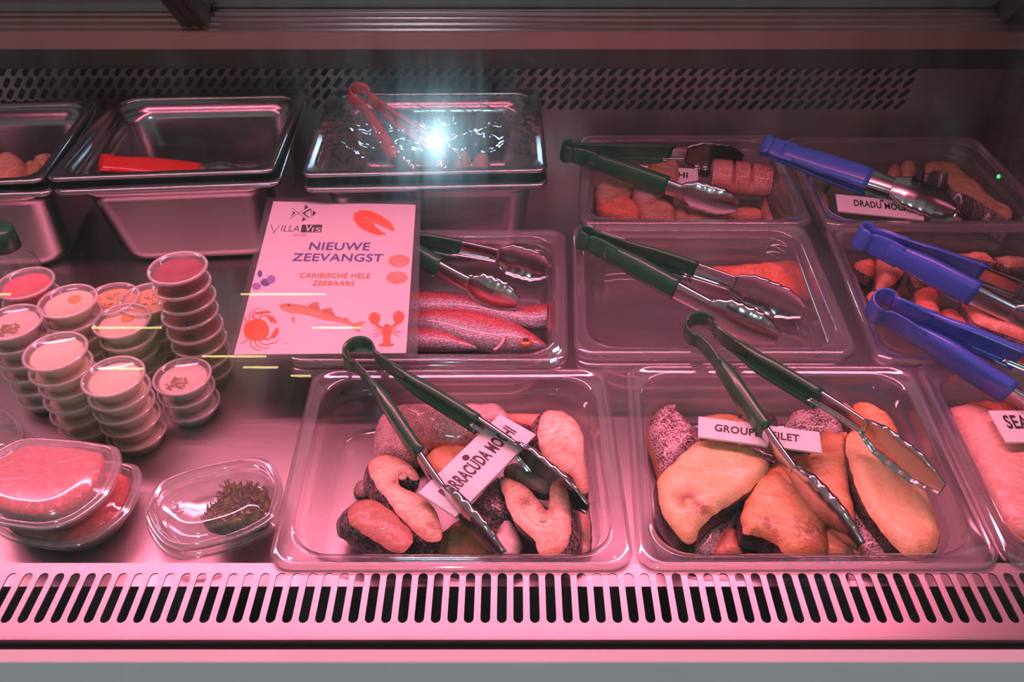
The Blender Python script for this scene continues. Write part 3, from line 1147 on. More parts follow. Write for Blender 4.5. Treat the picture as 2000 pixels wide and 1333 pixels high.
piece('fish_chunk', 'coarse dark scaled chunk under the right end of the white card', FP, BG,
      CF([(960, 900), (1050, 800), (1150, 690), (1220, 700), (1270, 860), (1290, 970), (1240, 1010), (1130, 1015), (1010, 960)]), 0.032, M['s_scale'], M['f_pale'], 0.024, 0.014, 0.02, sname='cut_side', tname='skin', seed=9)
piece('fish_chunk', 'curved white piece at the front middle of the barracuda pan', FP, BG,
      CF([(1130, 1120), (1185, 1060), (1190, 1000), (1230, 955), (1280, 975), (1340, 1080), (1345, 1190), (1270, 1255), (1200, 1250), (1150, 1190)]), 0.028, M['f_white'], M['f_rose'], 0.018, 0.008, 0.014, seed=10)
piece('fish_chunk', 'orange pink piece behind the white card', FP, BG,
      CF([(690, 540), (740, 475), (850, 450), (960, 470), (1000, 540), (920, 620), (800, 670), (700, 620)]), 0.030, M['f_orange'], M['s_dark'], 0.018, 0.007, 0.014, seed=11)
piece('fish_chunk', 'large rosy silver skinned barracuda chunk at the back of the pan', FP, BG,
      CF([(450, 190), (560, 130), (800, 115), (1000, 125), (1180, 165), (1290, 240), (1310, 310), (1200, 335), (1020, 400), (820, 410), (690, 390), (560, 310)]), 0.042, M['s_silver'], M['f_salmon'], 0.034, 0.020, 0.03, sname='cut_side', tname='skin', seed=12)
piece('fish_chunk', 'wet grey belly strip under the right arm of the green tongs', FP, BG,
      CF([(1235, 620), (1310, 575), (1430, 640), (1570, 710), (1530, 790), (1420, 760), (1290, 700)]), 0.036, M['f_grey'], M['s_dark'], 0.012, 0.006, 0.01, seed=13)
piece('fish_steak', 'oval barracuda steak with a split belly and black back skin at right', FP, BG,
      CF([(1475, 290), (1520, 225), (1610, 215), (1710, 270), (1775, 370), (1785, 500), (1800, 620), (1820, 760), (1785, 800), (1740, 740), (1700, 680), (1600, 620), (1520, 560), (1480, 470), (1462, 380)]), 0.048, M['f_pale'], M['s_scale'], 0.024, 0.006, 0.016, gy=0.25, lean=(-0.010, 0.010), seed=14, stains=[(640 + 1645 / 3.571, 740 + 490 / 3.571, 0.0022), (640 + 1665 / 3.571, 740 + 540 / 3.571, 0.0016), (640 + 1680 / 3.571, 740 + 590 / 3.571, 0.0016), (640 + 1690 / 3.571, 740 + 650 / 3.571, 0.0018)])
piece('fish_steak', 'C-shaped barracuda steak with hollow belly at the front right', FP, BG,
      CF([(1200, 690), (1260, 690), (1370, 740), (1460, 830), (1530, 920), (1540, 860), (1560, 740), (1600, 700), (1655, 745), (1690, 860), (1702, 1000), (1690, 1120), (1630, 1205), (1540, 1245), (1485, 1235), (1440, 1130), (1360, 1045), (1290, 970), (1240, 850)]), 0.046, M['f_pale'], M['s_scale'], 0.026, 0.006, 0.014, lean=(0.013, -0.006), bones=[(640 + 1500 / 3.571, 740 + 985 / 3.571, 0.005)], seed=15, stains=[(640 + 1370 / 3.571, 740 + 860 / 3.571, 0.008), (640 + 1510 / 3.571, 740 + 930 / 3.571, 0.006)])
piece('fish_steak', 'C-shaped pale barracuda steak left of the white card', FP, BG,
      CF([(290, 590), (340, 540), (430, 530), (520, 560), (600, 620), (640, 700), (585, 700), (520, 650), (490, 690), (510, 750), (600, 790), (700, 850), (760, 930), (800, 1070), (780, 1130), (680, 1120), (580, 1040), (480, 930), (410, 840), (340, 750), (290, 670)]), 0.046, M['f_pale'], M['s_scale'], 0.026, 0.006, 0.014, lean=(-0.008, -0.004), bones=[(640 + 525 / 3.571, 740 + 690 / 3.571, 0.005)], seed=16, stains=[(640 + 480 / 3.571, 740 + 720 / 3.571, 0.005), (640 + 720 / 3.571, 740 + 1050 / 3.571, 0.008)])
piece('fish_steak', 'dark rimmed oval steak with backbone at the front left of the pan', FP, BG,
      CF([(140, 930), (190, 860), (300, 840), (420, 900), (530, 1010), (592, 1090), (578, 1160), (515, 1210), (440, 1195), (330, 1130), (220, 1060), (150, 1000)]), 0.050, M['f_dark'], M['s_scale'], 0.030, 0.006, 0.014, gx=-0.10, lean=(-0.018, 0.006), bones=[(640 + 385 / 3.571, 740 + 1035 / 3.571, 0.007)], seed=17)

# --- grouper pan
piece('fish_fillet', 'orange piece at the back left of the grouper pan behind the card', FP, GG,
      CG([(480, 440), (560, 370), (650, 380), (740, 450), (860, 450), (900, 520), (700, 560), (520, 540)]), 0.020, M['f_orange'], M['s_black'], 0.014, 0.006, 0.014, seed=20)
piece('fish_fillet', 'black skinned tip behind the left tong arm at the back', FP, GG,
      CG([(680, 430), (760, 365), (830, 360), (890, 420), (900, 490), (780, 480)]), 0.024, M['s_black'], M['f_orange'], 0.016, 0.006, 0.014, sname='cut_side', tname='skin', seed=21)
piece('fish_fillet', 'dark speckled skin piece at the back middle of the grouper pan', FP, GG,
      CG([(985, 430), (1005, 345), (1110, 300), (1170, 290), (1190, 400), (1270, 470), (1245, 540), (1080, 540), (950, 500)]), 0.030, M['s_speck'], M['f_orange'], 0.020, 0.010, 0.02, sname='cut_side', tname='skin', seed=22)
piece('fish_fillet', 'speckled skin fillet with black tail end in the back left corner', FP, GG,
      CG([(170, 420), (200, 290), (260, 285), (340, 320), (335, 385), (400, 440), (480, 560), (400, 640), (300, 745), (265, 745), (225, 600), (185, 500)]), 0.034, M['s_speck'], M['f_orange'], 0.026, 0.012, 0.02, gy=0.08, sname='cut_side', tname='skin', seed=23)
piece('fish_fillet', 'black skinned patch under the middle of the GROUPER FILET card', FP, GG,
      CG([(700, 560), (800, 570), (900, 610), (960, 640), (900, 700), (820, 680), (740, 620)]), 0.026, M['s_black'], M['f_orange'], 0.018, 0.006, 0.014, sname='cut_side', tname='skin', seed=24)
piece('fish_fillet', 'dark speckled skin edge at the front left of the grouper pan', FP, GG,
      CG([(415, 1185), (470, 1090), (600, 950), (720, 870), (850, 770), (770, 880), (720, 990), (655, 1010), (590, 1100), (540, 1205)]), 0.020, M['s_speck'], M['f_orange'], 0.014, 0.006, 0.012, sname='cut_side', tname='skin', seed=25)
piece('fish_fillet', 'small pale wedge beside the speckled skin at the front left', FP, GG,
      CG([(540, 1200), (590, 1110), (650, 1030), (690, 1110), (712, 1195), (630, 1205)]), 0.018, M['f_salmon'], M['s_black'], 0.012, 0.005, 0.012, seed=26)
piece('fish_fillet', 'speckled skin strip in the gap between the two right fillets', FP, GG,
      CG([(1285, 640), (1340, 790), (1420, 960), (1490, 1070), (1630, 1205), (1440, 1210), (1360, 1110), (1330, 950), (1295, 780)]), 0.024, M['s_speck'], M['f_orange'], 0.018, 0.006, 0.014, sname='cut_side', tname='skin', seed=27)
piece('fish_fillet', 'ragged skin strip under the front edge of the orange fillet', FP, GG,
      CG([(750, 1080), (850, 1090), (920, 1130), (1010, 1195), (900, 1200), (810, 1150)]), 0.018, M['s_speck'], M['f_orange'], 0.012, 0.004, 0.01, sname='cut_side', tname='skin', seed=28)
piece('fish_fillet', 'narrow orange fillet behind the right tong arm at the back', FP, GG,
      CG([(1215, 385), (1270, 350), (1330, 380), (1420, 470), (1530, 560), (1480, 600), (1380, 540), (1280, 460)]), 0.036, M['f_orange'], M['s_black'], 0.020, 0.008, 0.014, seed=29)
piece('fish_fillet', 'orange pink fillet in the back right corner of the grouper pan', FP, GG,
      CG([(1330, 360), (1385, 305), (1450, 330), (1550, 430), (1630, 550), (1700, 660), (1660, 690), (1560, 620), (1460, 540), (1380, 450)]), 0.040, M['f_orange'], M['s_black'], 0.026, 0.010, 0.016, seed=30)
piece('fish_fillet', 'tapering cream fillet in the middle right of the grouper pan', FP, GG,
      CG([(1040, 700), (1110, 610), (1180, 500), (1235, 530), (1290, 510), (1290, 640), (1300, 780), (1330, 950), (1352, 1100), (1350, 1205), (1180, 1208), (1100, 1000), (1050, 830)]), 0.036, M['f_orange'], M['s_black'], 0.024, 0.007, 0.014, seed=31, stains=[(1200 + 1090 / 2.836, 660 + 690 / 2.836, 0.008)])
piece('fish_fillet', 'orange fillet under the scalloped tong head in the grouper pan', FP, GG,
      CG([(718, 1075), (712, 950), (775, 800), (880, 690), (1000, 640), (1090, 640), (1120, 760), (1180, 960), (1185, 1170), (1080, 1208), (960, 1190), (880, 1120), (770, 1080)]), 0.042, M['f_orange'], M['s_black'], 0.026, 0.008, 0.016, seed=32, stains=[(1200 + 850 / 2.836, 660 + 1040 / 2.836, 0.010), (1200 + 1080 / 2.836, 660 + 1090 / 2.836, 0.016)])
piece('fish_fillet', 'large cream fillet filling the right side of the grouper pan', FP, GG,
      CG([(1285, 590), (1320, 505), (1410, 540), (1520, 650), (1640, 760), (1780, 830), (1830, 1000), (1872, 1200), (1740, 1208), (1620, 1200), (1490, 1070), (1400, 940), (1335, 790)]), 0.044, M['f_cream'], M['s_black'], 0.028, 0.007, 0.016, seed=33)
piece('fish_fillet', 'broad cream fillet with a bloody spot on the left of the pan', FP, GG,
      CG([(225, 830), (250, 760), (330, 680), (480, 560), (620, 570), (770, 600), (862, 690), (810, 780), (680, 890), (600, 940), (500, 1020), (425, 1135), (340, 1070), (260, 950)]), 0.050, M['f_cream'], M['s_black'], 0.030, 0.007, 0.016, gx=-0.06, gy=0.05, seed=34, stains=[(1200 + 400 / 2.836, 660 + 900 / 2.836, 0.013), (1200 + 480 / 2.836, 660 + 950 / 2.836, 0.010)])

# --- seabass pan at the right
HG = 'seabass fillets at the right end'
piece('fish_fillet', 'greyish white fillet end at the back left of the seabass pan', FP, HG,
      CH([(480, 200), (590, 235), (575, 300), (520, 320), (490, 270)]), 0.030, M['f_grey'], M['s_dark'], 0.02, 0.006, 0.014, seed=40)
piece('fish_fillet', 'rough pink fillet end with ragged top behind the seabass card', FP, HG,
      CH([(700, 310), (770, 285), (850, 280), (930, 310), (1050, 320), (1150, 420), (1000, 420), (820, 380), (720, 350)]), 0.034, M['f_coral'], M['s_dark'], 0.02, 0.008, 0.014, rough=0.004, seed=41)
piece('fish_fillet', 'large smooth rosy fillet under the seabass card', FP, HG,
      CH([(560, 310), (640, 320), (700, 300), (800, 320), (1000, 380), (1200, 420), (1500, 560), (1600, 900), (1500, 1130), (1250, 1150), (1000, 1080), (880, 980), (800, 820), (700, 560), (610, 400)]), 0.044, M['f_rose'], M['s_silver'], 0.032, 0.016, 0.04, seed=42)

# --- coral pieces under the blue tongs
EG = 'coral fish pieces under the blue tongs'
E = [
    ('two-toned coral piece at the back left corner of its pan', [(60, 250), (130, 230), (240, 310), (325, 350), (330, 490), (240, 482), (150, 420), (90, 330)], 0.030, 'f_coral', 0.02),
    ('upright pale coral piece left of the middle, between both blue tongs', [(358, 330), (480, 350), (600, 395), (600, 480), (530, 560), (440, 610), (352, 630), (356, 480)], 0.040, 'f_salmon', 0.022),
    ('coral piece seen through the loop of the lower blue tongs', [(262, 690), (310, 635), (430, 620), (570, 680), (560, 770), (400, 750), (290, 740)], 0.030, 'f_salmon', 0.018),
    ('small coral piece under the grip of the upper blue tongs', [(672, 470), (800, 500), (885, 590), (830, 605), (725, 610), (682, 540)], 0.036, 'f_salmon', 0.018),
    ('upright coral block between the blue tongs and the blank card', [(718, 640), (830, 603), (912, 620), (932, 760), (940, 905), (820, 880), (722, 830), (714, 720)], 0.042, 'f_coral', 0.022),
    ('ragged orange red piece under the lower blue tongs', [(930, 880), (960, 820), (1100, 830), (1210, 900), (1290, 960), (1350, 1080), (1200, 1010), (1050, 950)], 0.034, 'f_coral', 0.02),
    ('thin coral strip behind the upper blue tongs', [(890, 200), (1100, 198), (1250, 230), (1340, 290), (1470, 370), (1300, 345), (1100, 295), (960, 260)], 0.040, 'f_salmon', 0.016),
    ('pink skinned piece at the back of the coral pan', [(525, 130), (600, 82), (690, 118), (890, 190), (790, 190), (640, 155)], 0.044, 's_silver', 0.018),
    ('grey coral piece at the back right, beyond the tong arms', [(1430, 290), (1540, 275), (1714, 340), (1800, 400), (1590, 422), (1500, 370)], 0.034, 'f_tan', 0.016),
    ('red piece showing between the steel arms of the upper blue tongs', [(1390, 560), (1500, 535), (1585, 580), (1540, 645), (1420, 605)], 0.026, 'f_coral', 0.014),
    ('coral piece cut by the frame edge between the blue tong arms', [(1535, 640), (1600, 575), (1760, 600), (1760, 720), (1620, 690)], 0.028, 'f_coral', 0.014),
    ('long rosy piece lying on the corner of the blank card', [(1128, 740), (1180, 700), (1320, 735), (1500, 790), (1720, 880), (1820, 1000), (1800, 1120), (1600, 1060), (1400, 990), (1270, 930), (1190, 830)], 0.050, 'f_salmon', 0.020),
]
for i, (lab, pts, z, mt, th) in enumerate(E):
    piece('fish_piece', lab, FP, EG, CE(pts), z, M[mt], M['s_dark'] if mt != 's_silver' else M['f_salmon'], th, 0.008, 0.014, seed=50 + i,
          sname='skin' if mt != 's_silver' else 'cut_side', tname='flesh' if mt != 's_silver' else 'skin')

# --- back row pan with the red chunk
AG = 'fish pieces in the back pan with the red chunk'
A_ = [
    ('round steak with red rim at the back left of the back pan', [(275, 450), (300, 415), (400, 390), (500, 400), (525, 450), (440, 510), (300, 525)], 0.038, 'f_tan', 's_red', 0.022),
    ('red edged steak at the front left corner of the back pan', [(290, 545), (400, 515), (540, 535), (562, 600), (540, 637), (400, 622), (312, 600)], 0.030, 'f_coral', 's_red', 0.02),
    ('red rimmed steak right of the front left one in the back pan', [(562, 555), (600, 500), (720, 520), (780, 570), (784, 637), (680, 640), (600, 637), (572, 600)], 0.032, 'f_tan', 's_red', 0.022),
    ('grey pink steak under the green grip in the back pan', [(535, 450), (600, 428), (705, 450), (690, 500), (610, 540), (545, 520)], 0.042, 'f_grey', 's_red', 0.018),
    ('upright pale wedge leaning on the HI card', [(618, 335), (660, 280), (800, 255), (818, 330), (800, 395), (700, 362)], 0.052, 'f_tan', 's_red', 0.030),
    ('small orange piece at the front rim, left of the middle', [(780, 600), (840, 575), (885, 600), (890, 640), (795, 642)], 0.018, 'f_tan', 's_red', 0.012),
    ('low orange piece at the front rim in the middle of the back pan', [(890, 610), (960, 580), (1080, 588), (1130, 630), (1000, 645), (900, 642)], 0.018, 'f_tan', 's_red', 0.012),
    ('low orange piece at the front rim below the tong head', [(1145, 620), (1220, 580), (1340, 588), (1365, 632), (1260, 645), (1170, 642)], 0.018, 'f_salmon', 's_red', 0.012),
    ('round orange steak in the front right corner of the back pan', [(1368, 580), (1400, 522), (1470, 505), (1550, 522), (1600, 610), (1520, 645), (1410, 640)], 0.028, 'f_tan', 's_red', 0.02),
    ('dim piece behind the upper tong head in the back pan', [(945, 255), (1010, 230), (1130, 240), (1135, 290), (1000, 305)], 0.030, 'f_tan', 's_red', 0.018),
]
for i, (lab, pts, z, mt, sk, th) in enumerate(A_):
    piece('fish_steak', lab, FP, AG, CA(pts), z, M[mt], M[sk], th, 0.006, 0.012, seed=70 + i)

# --- back row pan by the end panel
DG = 'tan fish pieces by the end panel'
B_ = [
    ('flat tan piece left of the blue handle in the back right pan', [(300, 400), (400, 390), (485, 410), (490, 480), (430, 570), (365, 510)], 0.030, 'f_tan', 0.018),
    ('pale tan piece at the left wall of the back right pan', [(385, 580), (430, 555), (482, 620), (470, 720), (435, 720)], 0.026, 'f_tan', 0.018),
    ('small tan block behind the blue tongs, left one of two', [(935, 445), (970, 358), (1025, 368), (1048, 425), (1000, 475)], 0.040, 'f_tan', 0.026),
    ('small tan block behind the blue tongs, right one of two', [(1050, 345), (1100, 315), (1152, 340), (1162, 435), (1060, 462)], 0.042, 'f_tan', 0.026),
    ('flat brownish piece in front of the black edged steak', [(1420, 760), (1600, 715), (1760, 790), (1640, 805), (1480, 805)], 0.018, 'f_tan', 0.012),
]
for i, (lab, pts, z, mt, th) in enumerate(B_):
    piece('fish_piece', lab, FP, DG, CB(pts), z, M[mt], M['s_black'], th, 0.006, 0.012, seed=90 + i)
piece('fish_steak', 'curved tan steak with black skin edge beside the end panel', FP, DG,
      CB([(1230, 370), (1290, 335), (1450, 350), (1540, 430), (1640, 500), (1740, 610), (1890, 690), (1912, 760), (1870, 792), (1815, 750), (1700, 680), (1560, 600), (1450, 560), (1405, 500), (1400, 425), (1330, 405), (1240, 430)]), 0.052, M['f_tan'], M['s_black'], 0.034, 0.006, 0.014, lean=(-0.006, -0.022), seed=99)
# --- nested pan fillet, steel pan bits
piece('fish_fillet', 'single coral fillet at the back of the nearly empty pan', FP, None,
      CD([(880, 345), (1000, 325), (1200, 312), (1330, 300), (1530, 293), (1548, 410), (1542, 525), (1400, 475), (1200, 425), (1000, 385)]), 0.034, M['f_coral'], M['s_silver'], 0.014, 0.006, 0.02, zmin=0.018, seed=101)
SG = 'pale pieces in the steel pans'
for i, (lab, pts, z) in enumerate((
        ('rounded pale piece in the left steel pan at the frame edge', [(-40, 330), (-10, 305), (20, 298), (40, 308), (46, 330), (20, 352), (-20, 352)], 0.128),
        ('small pale piece right of the rounded one in the left steel pan', [(46, 322), (60, 312), (84, 322), (78, 340), (54, 344)], 0.120),
        ('thin tan sliver at the right wall of the left steel pan', [(64, 308), (98, 299), (104, 306), (90, 320), (68, 318)], 0.122),
        ('blurred pale piece under the cling film, left one of two', [(895, 298), (915, 296), (914, 316), (890, 314)], 0.110),
        ('blurred pale piece under the cling film, right one of two', [(928, 300), (952, 300), (950, 318), (928, 318)], 0.110))):
    piece('fish_piece', lab, FP, SG, pts, z, M['f_tan'], M['f_grey'], 0.03 if i < 3 else 0.02, 0.008, 0.012, zmin=0.05, seed=110 + i)


# --- red notched chunk: one body with two cuts, pale cut ends
def notched_chunk():
    a0, a1 = CA([(1030, 380), (1412, 412)])
    zc = 0.040
    A, B = U(a0[0], a0[1], zc), U(a1[0], a1[1], zc)
    ax = (B - A).normalized()
    up = Vector((0, 0, 1))
    sd = ax.cross(up).normalized()
    L = (B - A).length
    T = thing('fish_chunk', 'red scaly fish chunk with two deep cuts across its back', FP, (A + B) / 2 - Vector((0, 0, 0.03)), AG)
    rings = []
    k = 66
    for i in range(k + 1):
        s = i / k
        r = 0.030 * (1 - 0.05 * s)
        if s < 0.04 or s > 0.96:
            r *= 0.95
        cut = 0.0
        for cpos in (0.36, 0.66):
            cut = max(cut, 1 - abs(s - cpos) / 0.030)
        rg = []
        for j in range(28):
            a = 2 * math.pi * j / 28
            rr = r * (1 + 0.02 * noise.noise(Vector((s * 9, math.cos(a) * 2, math.sin(a) * 2))))
            if cut > 0 and math.sin(a) > -0.1:
                rr *= 1 - 0.48 * cut * min(1, (math.sin(a) + 0.1) * 1.6)
            rg.append(A + ax * (L * s) + sd * (rr * math.cos(a) * 1.05) + up * (rr * math.sin(a) * 0.9))
        rings.append(rg)
    mesh('skin', *loft(rings, True), M['s_red'], T)
    for e, rg in ((0, rings[0]), (1, rings[-1])):
        c = sum(rg, Vector()) / len(rg)
        V = rg + [c.lerp(p, 0.5) + ax * (0.001 if e else -0.001) for p in rg] + [c + ax * (0.0012 if e else -0.0012)]
        n_ = len(rg)
        F = []
        for j in range(n_):
            q = (j + 1) % n_
            F.append((j, q, n_ + q, n_ + j))
            F.append((n_ + j, n_ + q, 2 * n_))
        mesh('cut_face', V, F, M['f_tan'], T)


notched_chunk()


# ------------------------------------------------------------------ whole red fish
def fish_skin():
    m, t, o = nt('red_fish_skin')
    at = N(t, 'ShaderNodeAttribute', attribute_name='flank')
    v = coords(t, (1, 1.6, 1))
    vo = N(t, 'ShaderNodeTexVoronoi', feature='F1')
    vo.inputs['Scale'].default_value = 330
    t.links.new(v, vo.inputs['Vector'])
    nz = tex_noise(t, v, 60, 4)
    ad = N(t, 'ShaderNodeMath', operation='MULTIPLY_ADD')
    t.links.new(nz, ad.inputs[0])
    ad.inputs[1].default_value = 0.45
    t.links.new(at.outputs['Fac'], ad.inputs[2])
    c1 = ramp(t, ad.outputs[0], [(0.55, (0.60, 0.09, 0.10)), (0.80, (0.62, 0.20, 0.22)), (0.95, (0.42, 0.38, 0.42))])
    c2 = ramp(t, vo.outputs['Distance'], [(0.25, (1, 1, 1)), (0.75, (0.45, 0.40, 0.45))])
    mu = N(t, 'ShaderNodeMix', data_type='RGBA', blend_type='MULTIPLY')
    mu.inputs[0].default_value = 0.8
    t.links.new(c1, mu.inputs[6])
    t.links.new(c2, mu.inputs[7])
    principled(t, o, mu.outputs[2], 0.26, 0.1, bump(t, vo.outputs['Distance'], 0.5, 0.0012), 0.5)
    return m


M['redfish'] = fish_skin()


def whole_fish(label, top, bot, z, hz, head=None, tail=None, eye=None):
    tp = [U(x, y, z) for x, y in CC(top)]
    bt = [U(x, y, z) for x, y in CC(bot)]
    tp, bt = catmull(tp, False, 5), catmull(bt, False, 5)
    k = len(tp)
    c0 = (tp[k // 2] + bt[k // 2]) / 2
    T = thing('whole_fish', label, 'fish', (c0.x, c0.y, 0.016), 'whole red fish in the clear pan')
    rings, fl = [], []
    nseg = 24
    for i in range(k):
        a, b = tp[i], bt[i]
        c = (a + b) / 2
        h = (a - b) / 2
        hh = h.length
        zz = min(hz, hh * 0.75 + 0.001)
        rg = []
        for j in range(nseg):
            an = 2 * math.pi * j / nseg
            ca, sa = math.cos(an), math.sin(an)
            rg.append(c + h * ca + Vector((0, 0, zz * sa)))
            fl.append(0.5 - 0.5 * ca)
        rings.append(rg)
    V, F = loft(rings, True, True, True)
    o = mesh('body', V, F, M['redfish'], T)
    at = o.data.attributes.new('flank', 'FLOAT', 'POINT')
    for i, q in enumerate(fl):
        at.data[i].value = q
    if tail:
        P = [U(x, y, z) for x, y in CC(tail)]
        cen = sum(P, Vector()) / len(P)
        V = [p + Vector((0, 0, 0.001)) for p in P] + [p - Vector((0, 0, 0.001)) for p in P]
        n_ = len(P)
        F = [tuple(range(n_)), tuple(range(2 * n_ - 1, n_ - 1, -1))] + [(i, (i + 1) % n_, n_ + (i + 1) % n_, n_ + i) for i in range(n_)]
        mesh('tail_fin', V, F, M['fin'], T, smooth=False)
    if eye:
        (ex, ey), r = CC([eye])[0], 0.0062
        p = U(ex, ey, z + hz * 0.80)
        v_, f_ = lathe([(r * 1.25, -0.003), (r * 1.2, 0.0005), (r * 0.95, 0.0016), (r * 0.62, 0.0024)], 24, p)
        mesh('eye', v_, f_, M['iris'], T)
        v_, f_ = lathe([(r * 0.62, 0.0024), (r * 0.3, 0.0032), (0, 0.0034)], 24, p)
        mesh('pupil', v_, f_, M['ink'], T)
        # gill cover: a curved ridge, and the mouth line
        for nm, pts, w in (('gill_cover', [(1110, 600), (1180, 640), (1195, 730), (1150, 800), (1090, 850)], 0.0022), ('mouth', [(1690, 800), (1640, 812), (1580, 815)], 0.0014)):
            pc = [U(x, y, z + hz * (0.72 if nm == 'gill_cover' else 0.35)) for x, y in CC(pts)]
            pc = catmull(pc, False, 4)
            rr = []
            for i, q in enumerate(pc):
                tg = (pc[min(i + 1, len(pc) - 1)] - pc[max(i - 1, 0)]).normalized()
                s_ = tg.cross(Vector((0, 0, 1))).normalized()
                rr.append([q + s_ * (w * math.cos(a)) + Vector((0, 0, w * 0.7 * math.sin(a))) for a in [2 * math.pi * j / 8 for j in range(8)]])
            mesh(nm, *loft(rr, True, True, True), M['s_silver'] if nm == 'gill_cover' else M['s_dark'], T)
    return T


M['fin'] = plain('orange_fin', (0.72, 0.20, 0.06), 0.4, c2=(0.55, 0.12, 0.05), scale=220, coat=0.3)
M['iris'] = plain('amber_iris', (0.62, 0.22, 0.05), 0.25, c2=(0.40, 0.10, 0.04), scale=300, coat=0.6)
whole_fish('red fish with orange tail fin at right, rearmost of the three',
           [(-900, 290), (-500, 230), (-100, 205), (160, 210), (400, 215), (700, 240), (1000, 290), (1200, 330), (1400, 382), (1560, 362), (1700, 350)],
           [(-900, 300), (-500, 380), (-100, 440), (160, 440), (400, 440), (700, 450), (1000, 500), (1200, 545), (1350, 580), (1560, 600), (1700, 580)], 0.036, 0.014,
           tail=[(1660, 350), (1720, 330), (1810, 265), (1812, 400), (1790, 470), (1812, 560), (1815, 650), (1750, 610), (1670, 580)])
whole_fish('red fish with silver cheek and amber eye at right, middle of the three',
           [(-800, 500), (-400, 470), (0, 455), (150, 450), (400, 428), (700, 420), (900, 440), (1100, 500), (1300, 575), (1500, 672), (1640, 756), (1692, 798)],
           [(-800, 510), (-400, 560), (0, 610), (150, 640), (400, 690), (600, 735), (800, 795), (1000, 838), (1200, 858), (1450, 868), (1610, 852), (1694, 812)], 0.040, 0.018, eye=(1452, 752))
whole_fish('smooth red fish back along the front wall, foremost of the three',
           [(-700, 690), (-300, 640), (0, 620), (150, 618), (300, 622), (500, 660), (700, 735), (850, 795), (930, 822)],
           [(-700, 700), (-300, 790), (0, 830), (150, 836), (300, 838), (500, 840), (700, 840), (850, 838), (930, 832)], 0.038, 0.012)


# ------------------------------------------------------------------ lettering
def text_vf(s, bold=0.0, shear=0.0, extr=0.0):
    cu = bpy.data.curves.new('lettering', 'FONT')
    cu.body = s
    cu.size = 1.0
    cu.offset = bold
    cu.shear = shear
    cu.extrude = extr
    cu.resolution_u = 3
    cu.space_character = 1.06
    o = bpy.data.objects.new('lettering', cu)
    COL.objects.link(o)
    dg = bpy.context.evaluated_depsgraph_get()
    me = bpy.data.meshes.new_from_object(o.evaluated_get(dg))
    V = [v.co.copy() for v in me.vertices]
    F = [tuple(p.vertices) for p in me.polygons]
    bpy.data.objects.remove(o)
    bpy.data.curves.remove(cu)
    bpy.data.meshes.remove(me)
    return V, F


def fit_text(s, x0, x1, y0, y1, z, bold=0.0, shear=0.0):
    """Lettering scaled into a box of the sheet (local metres)."""
    V, F = text_vf(s, bold, shear)
    ax, bx = min(v.x for v in V), max(v.x for v in V)
    ay, by = min(v.y for v in V), max(v.y for v in V)
    out = [(x0 + (v.x - ax) / (bx - ax) * (x1 - x0), y0 + (v.y - ay) / (by - ay) * (y1 - y0), z) for v in V]
    return out, F


def local_mesh(name, V, F, mat, root):
    me = bpy.data.meshes.new(name)
    me.from_pydata([tuple(v) for v in V], [], F)
    me.materials.append(mat)
    me.validate()
    me.update()
    o = bpy.data.objects.new(name, me)
    o.parent = root
    return link(o)


def frame_from(TL, TR, BR, BL):
    c = (TL + TR + BR + BL) / 4
    x = ((TR - TL) + (BR - BL)).normalized()
    y = ((TL - BL) + (TR - BR))
    y = (y - x * y.dot(x)).normalized()
    z = x.cross(y)
    Wd = ((TR - TL).length + (BR - BL).length) / 2
    Hd = ((TL - BL).length + (TR - BR).length) / 2
    m = Matrix((x, y, z)).transposed().to_4x4()
    m.translation = c
    return m, Wd, Hd


def namecard(label, px, z0, gx, gy, text, span=(0.12, 0.88), vspan=(0.30, 0.66), crest=None, th=0.003):
    P, c, n = plane_pts(px, z0, gx, gy)
    m, Wd, Hd = frame_from(*P)
    T = thing('name_card', label, 'sign', (0, 0, 0), 'white fish name cards')
    T.matrix_world = m
    v, f = box_vf(-Wd / 2, Wd / 2, -Hd / 2, Hd / 2, -th, 0)
    o = local_mesh('plate', v, f, M['card'], T)
    bevel(o, 0.0006, 2)
    if text:
        V, F = fit_text(text, -Wd / 2 + span[0] * Wd, -Wd / 2 + span[1] * Wd, -Hd / 2 + vspan[0] * Hd, -Hd / 2 + vspan[1] * Hd, 0.0003, 0.028, 0.06)
        local_mesh('lettering', V, F, M['ink'], T)
    if crest:
        cx, cy, r = -Wd / 2 + crest[0] * Wd, -Hd / 2 + crest[1] * Hd, crest[2]
        V, F = [], []
        for k in range(7):
            a = 2 * math.pi * k / 7
            qx, qy, qr = cx + r * 0.62 * math.cos(a), cy + r * 0.62 * math.sin(a), r * 0.36
            b = len(V)
            V += [(qx + qr * math.cos(2 * math.pi * j / 10), qy + qr * math.sin(2 * math.pi * j / 10), 0.0003) for j in range(10)]
            F.append(tuple(range(b, b + 10)))
        b = len(V)
        V += [(cx + r * 0.3 * math.cos(2 * math.pi * j / 10), cy + r * 0.3 * math.sin(2 * math.pi * j / 10), 0.0004) for j in range(10)]
        F.append(tuple(range(b, b + 10)))
        local_mesh('crest', V, F, M['ink'], T)
    return T


